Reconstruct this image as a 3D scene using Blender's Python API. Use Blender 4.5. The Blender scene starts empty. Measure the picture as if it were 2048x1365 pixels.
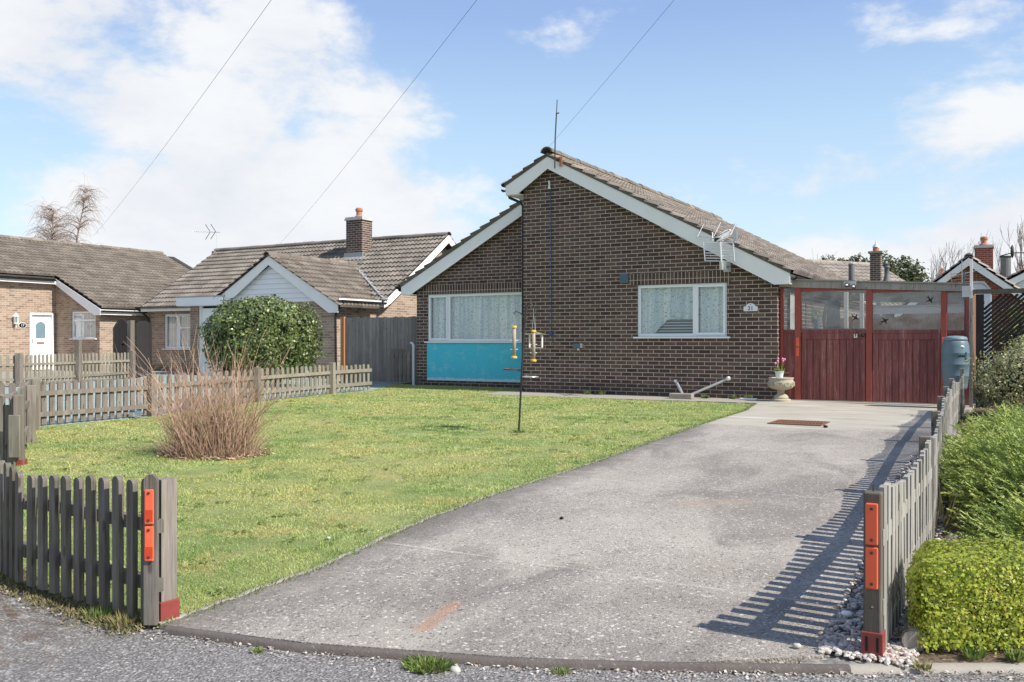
import bpy, math, random
import numpy as np
from mathutils import Vector, Matrix, noise as mn
from mathutils.geometry import tessellate_polygon
random.seed(7); RNG = np.random.default_rng(7)
S = bpy.context.scene
# ------------------------------------------------------------------ camera
CAM = (3.97, -16.71, 1.08); YAW = math.radians(29.8)
cd = bpy.data.cameras.new("camera"); co = bpy.data.objects.new("camera", cd); S.collection.objects.link(co)
co.location = CAM; co.rotation_euler = (math.pi/2, 0, YAW)
cd.sensor_width = 36; cd.lens = 36*1800/2048; cd.clip_start = .05; cd.clip_end = 3000
S.camera = co
# ------------------------------------------------------------------ world / sun / exposure
SUN_AZ = 91.6; SUN_EL = 43.0          # clockwise from +Y
W = bpy.data.worlds.new("World"); S.world = W; W.use_nodes = True
S.view_settings.view_transform = 'Standard'; S.view_settings.look = 'None'
S.view_settings.exposure = 1.0; S.view_settings.gamma = 1
def build_world():
    nt = W.node_tree; nt.nodes.clear(); N = nt.nodes; L = nt.links
    def mth(op, a, b=None, c=None, clamp=False):
        n = N.new('ShaderNodeMath'); n.operation = op; n.use_clamp = clamp
        for i, v in enumerate((a, b, c)):
            if v is None: continue
            if isinstance(v, (int, float)): n.inputs[i].default_value = v
            else: L.new(v, n.inputs[i])
        return n.outputs[0]
    out = N.new('ShaderNodeOutputWorld')
    sky = N.new('ShaderNodeTexSky'); sky.sky_type = 'NISHITA'; sky.sun_disc = False
    sky.sun_elevation = math.radians(SUN_EL); sky.sun_rotation = math.radians(SUN_AZ)
    sky.air_density = 1.0; sky.dust_density = .6; sky.ozone_density = 1.6
    tc = N.new('ShaderNodeTexCoord'); sx = N.new('ShaderNodeSeparateXYZ'); L.new(tc.outputs['Generated'], sx.inputs[0])
    az = mth('ARCTAN2', sx.outputs[0], sx.outputs[1]); el = mth('ARCSINE', sx.outputs[2])
    # clouds: (azimuth, elevation, half widths, weight) in degrees round the place
    bl = [(-44.5,6.5,10.5,5.6,1.7),(-48,3,9,5,1.0),(-58.5,16.5,6,4.6,.92),(-45.0,17.8,5.5,3.8,.95),(-58,2,6,3.0,.9),(-38.5,8.5,4,3.6,.7),(-36.5,15.2,4.6,2.8,.62),(-42,13,6,1.8,.35),(-51.5,13.6,4.5,1.7,.80),(-53,18.6,3,1.6,.4),
          (-3.4,12.0,6.5,3.2,.64),(-9.8,14,3,2.0,.15),(-13.5,10,5,1.8,.45),(-10,6.5,6,2.6,.35),(-5.5,17.4,3.6,1.5,.40),(.3,5.6,4.5,3.2,1.15),(-6,2.6,14,3.0,.95),(-30,1,20,2.2,.5),
          (40,22,28,14,1.0),(120,30,40,16,.8),(180,25,35,18,.9),(-120,28,45,18,.9),(0,60,60,18,.5)]
    acc = None
    for a, e, ra, re, wt in bl:
        da = mth('DIVIDE', mth('SUBTRACT', az, math.radians(a)), math.radians(ra))
        de = mth('DIVIDE', mth('SUBTRACT', el, math.radians(e)), math.radians(re))
        r2 = mth('ADD', mth('MULTIPLY', da, da), mth('MULTIPLY', de, de))
        v = mth('MULTIPLY', mth('EXPONENT', mth('MULTIPLY', r2, -1.0)), wt)
        acc = v if acc is None else mth('ADD', acc, v)
    def nz(sc, det, rough, sz=2.2, dist=0):
        mp = N.new('ShaderNodeMapping'); mp.inputs['Scale'].default_value = (1, 1, sz); L.new(tc.outputs['Generated'], mp.inputs[0])
        n = N.new('ShaderNodeTexNoise'); n.inputs['Scale'].default_value = sc; n.inputs['Detail'].default_value = det
        n.inputs['Roughness'].default_value = rough; n.inputs['Distortion'].default_value = dist; L.new(mp.outputs[0], n.inputs['Vector'])
        return n.outputs['Fac']
    n1 = nz(6.5, 12, .62, 2.0, .15); n2 = nz(3.2, 5, .55, 1.6)
    dens = mth('ADD', mth('MULTIPLY', mth('MINIMUM', acc, 1.6), .80), mth('MULTIPLY', mth('SUBTRACT', n1, .5), 2.5))
    mr = N.new('ShaderNodeMapRange'); mr.interpolation_type = 'SMOOTHSTEP'; L.new(dens, mr.inputs[0])
    mr.inputs[1].default_value = .22; mr.inputs[2].default_value = .80
    cl = N.new('ShaderNodeValToRGB'); L.new(mth('ADD', mth('MULTIPLY', n2, .5), mth('MULTIPLY', n1, .5)), cl.inputs[0])
    cl.color_ramp.elements[0].position = .30; cl.color_ramp.elements[0].color = (.36, .385, .43, 1)
    cl.color_ramp.elements[1].position = .56; cl.color_ramp.elements[1].color = (.465, .475, .49, 1)
    # sky: Nishita softened by bright spring haze that thins out with elevation
    sk = N.new('ShaderNodeVectorMath'); sk.operation = 'SCALE'; L.new(sky.outputs[0], sk.inputs[0]); sk.inputs['Scale'].default_value = 0.10
    rp = N.new('ShaderNodeValToRGB'); L.new(mth('DIVIDE', el, math.pi/2, clamp=True), rp.inputs[0]); cr = rp.color_ramp
    while len(cr.elements) < 6: cr.elements.new(.5)
    for e_, (p_, c_) in zip(cr.elements, ((0, (.38,.445,.49)), (.075, (.34,.43,.505)), (.145, (.265,.37,.485)), (.22, (.175,.255,.43)), (.5, (.09,.165,.36)), (1, (.06,.12,.30)))): e_.position = p_; e_.color = (*c_, 1)
    mh = N.new('ShaderNodeMix'); mh.data_type = 'RGBA'; mh.inputs[0].default_value = .75; L.new(sk.outputs[0], mh.inputs[6]); L.new(rp.outputs[0], mh.inputs[7])
    mc = N.new('ShaderNodeMix'); mc.data_type = 'RGBA'; L.new(mr.outputs[0], mc.inputs[0]); L.new(mh.outputs[2], mc.inputs[6]); L.new(cl.outputs[0], mc.inputs[7])
    bg = N.new('ShaderNodeBackground'); L.new(mc.outputs[2], bg.inputs[0]); bg.inputs[1].default_value = 1.0
    L.new(bg.outputs[0], out.inputs[0])
build_world()
sl = bpy.data.lights.new("sun", 'SUN'); sl.energy = 3.4; sl.angle = math.radians(.53); sl.color = (1, .955, .88)
so = bpy.data.objects.new("sun", sl); S.collection.objects.link(so)
_e, _a = math.radians(SUN_EL), math.radians(SUN_AZ)
so.rotation_euler = Vector((math.sin(_a)*math.cos(_e), math.cos(_a)*math.cos(_e), math.sin(_e))).to_track_quat('Z', 'Y').to_euler()
# ------------------------------------------------------------------ helpers
CA, SA = math.cos(YAW), math.sin(YAW)
def cw(X, Z):                        # camera-frame ground metres -> world xy
    return (CAM[0] + X*CA - Z*SA, CAM[1] + X*SA + Z*CA)
EX = Vector((CA, SA, 0)); EZ = Vector((-SA, CA, 0)); UP = Vector((0, 0, 1))
OFF = {}
def tag(o, label=None, cat=None, group=None, kind=None):
    if label: o['label'] = label
    if cat: o['category'] = cat
    if group: o['group'] = group
    if kind: o['kind'] = kind
    return o
def T(name, label, cat, loc, group=None):
    o = bpy.data.objects.new(name, None); S.collection.objects.link(o); o.location = loc; o.empty_display_size = .1
    OFF[o.name] = Vector(loc); return tag(o, label, cat, group)
def link(name, me, mat, parent=None, attr=None, smooth=False):
    if mat is not None: me.materials.append(mat)
    if smooth: me.polygons.foreach_set('use_smooth', [True]*len(me.polygons))
    if attr is not None:
        a = me.attributes.new('rnd', 'FLOAT', 'FACE'); a.data.foreach_set('value', np.asarray(attr, dtype=np.float32))
    o = bpy.data.objects.new(name, me); S.collection.objects.link(o)
    if parent is not None:
        o.parent = parent; off = OFF[parent.name]
        me.transform(Matrix.Translation(-off)); OFF[o.name] = off
    else: OFF[o.name] = Vector((0, 0, 0))
    return o
class MB:
    def __init__(s): s.v = []; s.f = []
    def add(s, vs, fs):
        b = len(s.v); s.v += [tuple(p) for p in vs]; s.f += [tuple(b+i for i in q) for q in fs]; return s
    def frame(s, o, u, n, u0, u1, n0, n1, z0, z1):     # box in (u, n, up) axes
        o = Vector(o); u = Vector(u); n = Vector(n)
        vs = [o+u*a+n*b+UP*c for a, b, c in ((u0,n0,z0),(u1,n0,z0),(u1,n1,z0),(u0,n1,z0),(u0,n0,z1),(u1,n0,z1),(u1,n1,z1),(u0,n1,z1))]
        return s.add(vs, [(0,3,2,1),(4,5,6,7),(0,1,5,4),(1,2,6,5),(2,3,7,6),(3,0,4,7)])
    def box(s, x0, x1, y0, y1, z0, z1):
        return s.frame((0,0,0), (1,0,0), (0,1,0), x0, x1, y0, y1, z0, z1)
    def beam(s, p, q, w, h, up=UP):                     # bar from p to q
        p = Vector(p); q = Vector(q); d = (q-p).normalized(); sd = d.cross(up)
        if sd.length < 1e-4: sd = Vector((1,0,0))
        sd.normalize(); u = sd.cross(d).normalized(); sd *= w/2; u *= h/2
        vs = [p-sd-u, p+sd-u, p+sd+u, p-sd+u, q-sd-u, q+sd-u, q+sd+u, q-sd+u]
        return s.add(vs, [(0,1,2,3),(7,6,5,4),(0,4,5,1),(1,5,6,2),(2,6,7,3),(3,7,4,0)])
    def tube(s, pts, r, n=6, r2=None, caps=True):
        pts = [Vector(p) for p in pts]; m = len(pts); b = len(s.v); ref = None
        for i, p in enumerate(pts):
            d = (pts[min(i+1, m-1)]-pts[max(i-1, 0)])
            d = d.normalized() if d.length > 1e-9 else UP.copy()
            if ref is None: ref = d.orthogonal().normalized()
            ref = (ref - d*ref.dot(d)); ref = ref.normalized() if ref.length > 1e-6 else d.orthogonal().normalized()
            w = d.cross(ref); rr = r if r2 is None else r+(r2-r)*i/(m-1)
            if isinstance(r, (list, tuple)): rr = r[i]
            for k in range(n):
                a = 2*math.pi*k/n; s.v.append(tuple(p+ref*(rr*math.cos(a))+w*(rr*math.sin(a))))
        for i in range(m-1):
            for k in range(n):
                s.f.append((b+i*n+k, b+i*n+(k+1) % n, b+(i+1)*n+(k+1) % n, b+(i+1)*n+k))
        if caps: s.f.append(tuple(b+k for k in range(n))[::-1]); s.f.append(tuple(b+(m-1)*n+k for k in range(n)))
        return s
    def lathe(s, c, prof, n=24, sx=1, sy=1):            # prof: (r, z) from bottom
        c = Vector(c); b = len(s.v)
        for r, z in prof:
            for k in range(n):
                a = 2*math.pi*k/n; s.v.append((c.x+r*sx*math.cos(a), c.y+r*sy*math.sin(a), c.z+z))
        for i in range(len(prof)-1):
            for k in range(n): s.f.append((b+i*n+k, b+i*n+(k+1) % n, b+(i+1)*n+(k+1) % n, b+(i+1)*n+k))
        s.f.append(tuple(b+k for k in range(n))[::-1]); s.f.append(tuple(b+(len(prof)-1)*n+k for k in range(n)))
        return s
    def poly(s, o, u, n, outer, holes=(), t=.1):        # slab from (u,z) outline with rectangular holes; front at n=0, back at -t
        o = Vector(o); u = Vector(u); n = Vector(n)
        loops = [outer]+[[(a, c), (b, c), (b, d), (a, d)] for a, b, c, d in holes]
        tris = tessellate_polygon([[Vector((x, z, 0)) for x, z in l] for l in loops])
        flat = [p for l in loops for p in l]; P3 = lambda p, k: o+u*p[0]+UP*p[1]+n*k
        m = len(flat); vs = [P3(p, 0) for p in flat]+[P3(p, -t) for p in flat]; fs = []
        for t3 in tris:
            a, b, c = (Vector(vs[i]) for i in t3)
            q = t3 if (b-a).cross(c-a).dot(n) > 0 else t3[::-1]
            fs.append(tuple(q)); fs.append(tuple(i+m for i in q[::-1]))
        k = 0
        for l in loops:
            for i in range(len(l)):
                j = (i+1) % len(l); fs.append((k+i, k+j, k+j+m, k+i+m))
            k += len(l)
        return s.add(vs, fs)
    def build(s, name, mat, parent=None, attr=None, smooth=False):
        me = bpy.data.meshes.new(name); me.from_pydata(s.v, [], s.f); me.update()
        return link(name, me, mat, parent, attr, smooth)
def bevel(o, w=.006, seg=2):
    m = o.modifiers.new('bevel', 'BEVEL'); m.width = w; m.segments = seg; m.limit_method = 'ANGLE'; return o
def text_mesh(name, txt, size, loc, rot, mat, parent, ext=.002):
    c = bpy.data.curves.new('lettering', 'FONT'); c.body = txt; c.size = size; c.extrude = ext; c.align_x = 'CENTER'; c.align_y = 'CENTER'
    o = bpy.data.objects.new('lettering', c); S.collection.objects.link(o)
    me = bpy.data.meshes.new_from_object(o); bpy.data.objects.remove(o)
    me.transform(Matrix.Translation(loc) @ rot.to_4x4()); return link(name, me, mat, parent)
# ------------------------------------------------------------------ node helpers
class G:
    def __init__(s, name):
        s.m = bpy.data.materials.new(name); s.m.use_nodes = True; s.t = s.m.node_tree; s.N = s.t.nodes; s.L = s.t.links
        s.b = s.N['Principled BSDF']; s.o = s.N['Material Output']; s.tc = s.N.new('ShaderNodeTexCoord'); s.b.inputs['Specular IOR Level'].default_value = .3
    def put(s, sock, v):
        if isinstance(v, bpy.types.NodeSocket): s.L.new(v, sock)
        elif isinstance(v, (tuple, list)) and len(v) == 3 and sock.type == 'RGBA': sock.default_value = (*v, 1)
        else: sock.default_value = v
    def obj(s): return s.tc.outputs['Object']
    def pos(s): return s.N.new('ShaderNodeNewGeometry').outputs['Position']
    def mul(s, v, sc):
        n = s.N.new('ShaderNodeVectorMath'); n.operation = 'MULTIPLY'; s.L.new(v, n.inputs[0]); n.inputs[1].default_value = sc; return n.outputs[0]
    def noise(s, v, sc, det=4, rough=.55, dist=0, col=False):
        n = s.N.new('ShaderNodeTexNoise'); s.L.new(v, n.inputs['Vector']); n.inputs['Scale'].default_value = sc
        n.inputs['Detail'].default_value = det; n.inputs['Roughness'].default_value = rough; n.inputs['Distortion'].default_value = dist
        return n.outputs['Color' if col else 'Fac']
    def vor(s, v, sc, feat='F1', out='Distance'):
        n = s.N.new('ShaderNodeTexVoronoi'); n.feature = feat; s.L.new(v, n.inputs['Vector']); n.inputs['Scale'].default_value = sc; return n.outputs[out]
    def white(s, v, out='Value'):
        n = s.N.new('ShaderNodeTexWhiteNoise'); n.noise_dimensions = '3D'; s.L.new(v, n.inputs['Vector']); return n.outputs[out]
    def ma(s, op, a, b=0.0, c=None, clamp=False):
        n = s.N.new('ShaderNodeMath'); n.operation = op; n.use_clamp = clamp; s.put(n.inputs[0], a); s.put(n.inputs[1], b)
        if c is not None: s.put(n.inputs[2], c)
        return n.outputs[0]
    def sep(s, v):
        n = s.N.new('ShaderNodeSeparateXYZ'); s.L.new(v, n.inputs[0]); return n.outputs
    def comb(s, x, y, z):
        n = s.N.new('ShaderNodeCombineXYZ')
        for i, q in enumerate((x, y, z)): s.put(n.inputs[i], q)
        return n.outputs[0]
    def ramp(s, f, stops, const=False):
        n = s.N.new('ShaderNodeValToRGB'); s.L.new(f, n.inputs[0]); r = n.color_ramp
        if const: r.interpolation = 'CONSTANT'
        while len(r.elements) < len(stops): r.elements.new(.5)
        for e, (p, c) in zip(r.elements, stops):
            e.position = p; e.color = (*c, 1) if isinstance(c, (tuple, list)) else (c, c, c, 1)
        return n.outputs[0]
    def mix(s, f, a, b, mode='MIX'):
        n = s.N.new('ShaderNodeMix'); n.data_type = 'RGBA'; n.blend_type = mode; s.put(n.inputs[0], f); s.put(n.inputs[6], a); s.put(n.inputs[7], b); return n.outputs[2]
    def bump(s, h, st=.5, d=.01):
        n = s.N.new('ShaderNodeBump'); n.inputs['Strength'].default_value = st; n.inputs['Distance'].default_value = d; s.L.new(h, n.inputs['Height']); s.L.new(n.outputs[0], s.b.inputs['Normal']); return n
    def attr(s):
        n = s.N.new('ShaderNodeAttribute'); n.attribute_name = 'rnd'; return n.outputs['Fac']
    def rand(s): return s.N.new('ShaderNodeObjectInfo').outputs['Random']
    def done(s, col=None, rough=None, metal=None):
        if col is not None: s.put(s.b.inputs['Base Color'], col)
        if rough is not None: s.put(s.b.inputs['Roughness'], rough)
        if metal is not None: s.put(s.b.inputs['Metallic'], metal)
        return s.m
M = {}
def plain(name, col, rough=.6, metal=0, var=.12, sc=6, bump=0):
    g = G(name); v = g.obj(); n = g.noise(v, sc, 5, .6)
    c = g.mix(n, tuple(x*(1-var) for x in col), tuple(min(1, x*(1+var)) for x in col))
    if bump: g.bump(g.noise(v, 60, 4), bump, .004)
    M[name] = g.done(c, rough, metal); return M[name]
def brick_mat(name, cols, mortar, soldier=False, grime=.25, bl=.225, ch=.075, rough_face=.3, shift=(0, 0)):
    g = G(name); x, y, z = g.sep(g.pos()); u = g.ma('ADD', g.ma('ADD', x, y), shift[0])
    bl *= 1.015; ch *= 1.015
    z = g.ma('ADD', z, shift[1])
    if soldier: u, z = z, u
    r = g.ma('FLOOR', g.ma('DIVIDE', z, ch)); fz = g.ma('FRACT', g.ma('DIVIDE', z, ch))
    hf = 0 if soldier else .5
    uu = g.ma('ADD', g.ma('DIVIDE', u, bl), g.ma('MULTIPLY', g.ma('FLOORED_MODULO', r, 2), hf)); c = g.ma('FLOOR', uu); fu = g.ma('FRACT', uu)
    wob = g.noise(g.pos(), 22, 2)
    mw = .0055
    du = g.ma('MULTIPLY', g.ma('MINIMUM', fu, g.ma('SUBTRACT', 1, fu)), bl); dz = g.ma('MULTIPLY', g.ma('MINIMUM', fz, g.ma('SUBTRACT', 1, fz)), ch)
    d = g.ma('ADD', g.ma('MINIMUM', du, dz), g.ma('MULTIPLY', g.ma('SUBTRACT', wob, .5), .004))
    mr = g.N.new('ShaderNodeMapRange'); mr.interpolation_type = 'SMOOTHSTEP'; g.L.new(d, mr.inputs[0]); mr.inputs[1].default_value = mw-.002; mr.inputs[2].default_value = mw+.002
    face = mr.outputs[0]; cell = g.comb(c, r, 3.7); rv = g.white(cell)
    bc = g.ramp(rv, [(i/(len(cols)-1), q) for i, q in enumerate(cols)])
    sp = g.noise(g.mul(g.pos(), (1, 1, 1)), 55, 5, .7)
    bc = g.mix(g.ramp(sp, [(.42, 0), (.62, 1)]), bc, g.mix(.5, bc, tuple(min(1, q*1.5+.02) for q in cols[len(cols)//2])))
    bc = g.mix(rough_face, bc, g.mix(g.noise(g.pos(), 9, 3), tuple(q*.5 for q in cols[0]), cols[-1]))
    mcol = g.mix(g.noise(g.pos(), 7, 4), tuple(q*.72 for q in mortar), tuple(min(1, q*1.15) for q in mortar))
    col = g.mix(face, mcol, bc)
    big = g.noise(g.mul(g.pos(), (1, 1, .6)), .9, 6, .62)
    col = g.mix(g.ma('MULTIPLY', g.ramp(big, [(.35, 1), (.62, 0)]), grime), col, g.mix(.6, col, (.03, .026, .024)))
    c_st = g.ramp(g.noise(g.mul(g.pos(), (3.2, 3.2, .35)), 1, 5, .6), [(.54, 0), (.72, 1)]); col = g.mix(g.ma('MULTIPLY', c_st, grime*.9), col, g.mix(.5, col, (.02,.018,.016)))
    c_ef = g.ramp(g.noise(g.pos(), 1.7, 8, .7), [(.60, 0), (.74, 1)]); col = g.mix(g.ma('MULTIPLY', c_ef, .12), col, (.42,.38,.34))
    # damp engineering-brick look close to the ground, a stain with its own edge
    zz = g.sep(g.pos())[2]
    hgt = g.ma('ADD', g.ma('MULTIPLY', g.noise(g.pos(), 3, 4), .25), .10)
    col = g.mix(g.ma('MULTIPLY', g.ma('LESS_THAN', zz, hgt), .35), col, (.035, .034, .033))
    g.bump(g.ma('ADD', g.ma('MULTIPLY', face, .8), g.ma('MULTIPLY', sp, .35)), .45, .004)
    M[name] = g.done(col, .88); return M[name]
dark = [(.045,.026,.022),(.12,.070,.057),(.185,.110,.086),(.078,.045,.037),(.14,.090,.073),(.215,.138,.106),(.062,.038,.035)]
brick_mat('brick_brown', dark, (.56,.49,.41), grime=.2)
brick_mat('brick_brown_soldier', dark, (.56,.49,.41), soldier=True)
buff = [(.34,.245,.18),(.17,.11,.08),(.40,.295,.22),(.31,.22,.165),(.09,.06,.05),(.43,.325,.245),(.35,.255,.19)]
brick_mat('brick_buff', buff, (.52,.45,.36), grime=.1)
brick_mat('brick_red', [(.20,.05,.035),(.26,.075,.05),(.16,.04,.03),(.30,.10,.07)], (.42,.34,.27), grime=.05)
def roof_mat(name, base, light, lichen, amount=.5, moss=None):
    g = G(name); p = g.pos(); a = g.attr()
    c = g.mix(a, base, light)
    c = g.mix(g.ma('MULTIPLY', g.ramp(g.noise(p, 14, 8, .72), [(.54, 0), (.70, 1)]), amount), c, lichen)
    c = g.mix(g.ma('MULTIPLY', g.ramp(g.noise(p, 1.4, 6, .6), [(.40, 0), (.68, 1)]), .5), c, tuple(q*.55 for q in base))
    c = g.mix(g.ramp(g.vor(p, 9), [(.05, .8), (.11, 0)]), c, (.50,.50,.46))
    if moss:
        x, y, z = g.sep(p)
        mk = g.ma('MULTIPLY', g.ramp(g.ma('ADD', z, g.ma('MULTIPLY', g.noise(p, 6, 5), .7)), [(0, 0), (1, 1)]), 1)
        hi = g.N.new('ShaderNodeMapRange'); g.L.new(g.ma('ADD', z, g.ma('MULTIPLY', g.noise(p, 5, 6), 1.3)), hi.inputs[0]); hi.inputs[1].default_value = 5.15; hi.inputs[2].default_value = 5.9
        c = g.mix(g.ma('MULTIPLY', hi.outputs[0], g.ramp(g.noise(p, 4, 5), [(.42, .15), (.6, .8)])), c, g.mix(g.noise(p, 30, 4), moss, (.42,.30,.12)))
    g.bump(g.noise(p, 45, 5, .7), .5, .006)
    M[name] = g.done(c, .92); return M[name]
roof_mat('tile_main', (.17,.145,.12), (.30,.255,.215), (.44,.39,.33), .6, moss=(.36,.22,.06))
roof_mat('tile_grey', (.135,.118,.10), (.24,.21,.18), (.40,.38,.33), .65)
roof_mat('tile_brown', (.15,.125,.10), (.25,.21,.17), (.38,.34,.29), .6)
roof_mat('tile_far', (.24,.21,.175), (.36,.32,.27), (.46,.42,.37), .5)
def wood(name, a, b, green=0.0, pale=.25, sc=1, rough=.85):
    g = G(name); v = g.obj(); w = g.rand()
    off = g.N.new('ShaderNodeVectorMath'); off.operation = 'ADD'; g.L.new(v, off.inputs[0]); g.L.new(g.comb(g.ma('MULTIPLY', w, 37.), g.ma('MULTIPLY', w, 11.), g.ma('MULTIPLY', w, 5.)), off.inputs[1]); v = off.outputs[0]
    gr = g.noise(g.mul(v, (70*sc, 70*sc, 2.6)), 1, 6, .7, .4); sp = g.noise(g.mul(v, (9, 9, 2)), 1, 4, .6)
    c = g.mix(g.ramp(gr, [(.30, 0), (.66, 1)]), a, b)
    c = g.mix(g.ma('MULTIPLY', w, .6), c, tuple(q*.7 for q in a))
    c = g.mix(g.ma('MULTIPLY', g.ramp(sp, [(.52, 0), (.7, 1)]), pale), c, (.48,.46,.42))
    if green: c = g.mix(g.ma('MULTIPLY', g.ramp(g.noise(v, 2.6, 4), [(.4, 0), (.62, 1)]), green), c, (.13,.15,.055))
    c = g.mix(g.ramp(gr, [(.30, .85), (.39, 0)]), c, (.035,.03,.026))
    kn = g.vor(g.mul(v, (14, 14, 5)), 1); c = g.mix(g.ramp(kn, [(.10, .7), (.17, 0)]), c, (.05,.038,.03))
    g.bump(gr, .6, .004)
    M[name] = g.done(c, rough); return M[name]
wood('wood_grey', (.15,.125,.105), (.31,.27,.235), .22)
wood('wood_silver', (.26,.24,.215), (.46,.43,.39), .18, .4)
wood('wood_brownish', (.14,.115,.098), (.275,.235,.205), .15)
wood('wood_post', (.10,.08,.065), (.22,.185,.155), .15)
wood('wood_lichen', (.20,.175,.14), (.37,.33,.27), .25)
wood('wood_fence_brown', (.17,.075,.035), (.30,.145,.07), 0, .03)
wood('wood_front', (.085,.070,.060), (.225,.198,.175), .18, .2)
wood('wood_dark', (.035,.030,.028), (.075,.064,.056), 0, .05)
wood('wood_black', (.022,.020,.020), (.05,.045,.042), 0, .03)
wood('wood_orange', (.42,.17,.07), (.55,.26,.12), 0, .1)
wood('wood_tall', (.20,.18,.165), (.36,.325,.305), .10)
wood('wood_fresh', (.42,.29,.17), (.55,.40,.26), 0, .1)
def red_wood():
    g = G('red_stain'); v = g.obj(); gr = g.noise(g.mul(v, (34, 34, 1.3)), 1, 6, .75, .3)
    c = g.mix(g.ramp(gr, [(.34, 0), (.64, 1)]), (.165,.045,.042), (.33,.11,.095))
    c = g.mix(g.ramp(g.noise(g.mul(v, (48, 48, 3)), 1, 6, .8), [(.52, 0), (.68, .75)]), c, (.50,.33,.30))
    x, y, z = g.sep(v)
    c = g.mix(g.ma('MULTIPLY', g.ramp(g.noise(g.mul(v, (5, 5, .5)), 1, 3), [(.42, .7), (.6, 0)]), .7), c, (.095,.026,.028))
    g.bump(gr, .4, .003); M['red_stain'] = g.done(c, .62)
    g = G('red_paint'); v = g.obj(); c = g.mix(g.noise(v, 9, 5, .7), (.26,.05,.04), (.40,.10,.075)); c = g.mix(g.ramp(g.noise(v, 40, 4, .8), [(.62, 0), (.72, .6)]), c, (.40,.25,.22))
    M['red_paint'] = g.done(c, .55)
red_wood()
plain('upvc_white', (.84,.86,.88), .35, var=.05); plain('fascia_white', (.82,.82,.80), .5, var=.07, sc=2)
plain('clad_white', (.82,.84,.87), .45, var=.05, sc=2); plain('black_plastic', (.022,.023,.026), .4); plain('lead', (.34,.35,.35), .55, .2, .25)
plain('metal_galv', (.50,.50,.49), .42, .65, .2, 14); plain('metal_alu', (.78,.78,.77), .35, .6, .1); plain('metal_dark', (.05,.05,.048), .5, .5)
plain('orange_plastic', (.80,.135,.06), .35, var=.10, sc=20); plain('orange_dark', (.55,.06,.02), .5); plain('red_metal', (.23,.05,.042), .5, var=.25, sc=22); plain('bolt_dark', (.10,.07,.05), .5, .6)
plain('terracotta', (.40,.18,.11), .85, var=.25, sc=9); plain('stone_urn', (.40,.36,.27), .95, var=.4, sc=14, bump=.8); plain('concrete_block', (.30,.27,.23), .95, var=.3, bump=.6)
plain('blue_grey', (.10,.15,.19), .5); plain('cream_box', (.62,.56,.45), .7); plain('white_pipe', (.62,.64,.64), .5, var=.15); plain('yellow_plastic', (.75,.45,.06), .4)
plain('seed', (.36,.29,.23), .9, var=.6, sc=120); plain('pot_white', (.62,.68,.70), .4); plain('pink', (.75,.22,.42), .6); plain('petal_white', (.85,.83,.78), .6)
plain('blue_cord', (.05,.10,.20), .6); plain('cable_white', (.75,.75,.72), .5); plain('blue_bag', (.02,.10,.42), .4); plain('pot_blue', (.16,.24,.27), .4)
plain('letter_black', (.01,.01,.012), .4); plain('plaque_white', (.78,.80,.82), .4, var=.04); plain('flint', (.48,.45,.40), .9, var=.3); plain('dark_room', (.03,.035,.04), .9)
plain('render_old', (.46,.45,.42), .9, var=.35, sc=5); plain('rust', (.20,.10,.06), .8, .3, .3, 15); plain('leaf_litter', (.34,.23,.14), .9, var=.5, sc=40); plain('core_shade', (.035,.04,.018), .9)  # last one: near-black colour painted for the shade inside foliage
def teal():
    g = G('turquoise_render'); v = g.pos(); c = g.mix(g.noise(v, 3, 6, .65), (.065,.52,.68), (.11,.62,.76))
    c = g.mix(g.ramp(g.noise(v, 4.5, 9, .75, .6), [(.53, 0), (.72, .7)]), c, (.42,.68,.74))
    x, y, z = g.sep(v)
    e = g.ma('ADD', z, g.ma('MULTIPLY', g.noise(g.mul(v, (4, 4, 1)), 2, 4), -.10)); c = g.mix(g.ramp(e, [(.125, .85), (.155, 0)]), c, (.60,.72,.75))
    g.bump(g.noise(v, 60, 5), .7, .006); M['turquoise_render'] = g.done(c, .8)
teal()
def lace():
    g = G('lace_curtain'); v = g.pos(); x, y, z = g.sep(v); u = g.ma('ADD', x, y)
    fold_shade = g.noise(g.comb(g.ma('MULTIPLY', u, 11.), 0, g.ma('MULTIPLY', z, .4)), 1, 3, .6)
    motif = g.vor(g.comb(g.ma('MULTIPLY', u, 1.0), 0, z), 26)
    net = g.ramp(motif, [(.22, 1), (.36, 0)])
    c = g.mix(g.ramp(fold_shade, [(.36, 0), (.62, 1)]), (.64,.74,.78), (.96,.96,.94))  # shade of the folds painted as darker streaks in the cloth
    c = g.mix(g.ma('MULTIPLY', net, .7), c, (.16,.30,.36))
    M['lace_curtain'] = g.done(c, .95)
    g = G('plain_curtain'); x, y, z = g.sep(g.pos()); u = g.ma('ADD', x, y); f = g.noise(g.comb(g.ma('MULTIPLY', u, 16.), 0, 0), 1, 2)
    M['plain_curtain'] = g.done(g.mix(g.ramp(f, [(.4, 0), (.6, 1)]), (.62,.60,.56), (.88,.87,.84)), .95)
    g = G('blind'); x, y, z = g.sep(g.pos()); f = g.ma('FRACT', g.ma('DIVIDE', z, .055))
    M['blind'] = g.done(g.mix(g.ramp(f, [(.30, 0), (.36, 1)], True), (.62,.64,.62), (.10,.14,.19)), .6)
lace()
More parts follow.
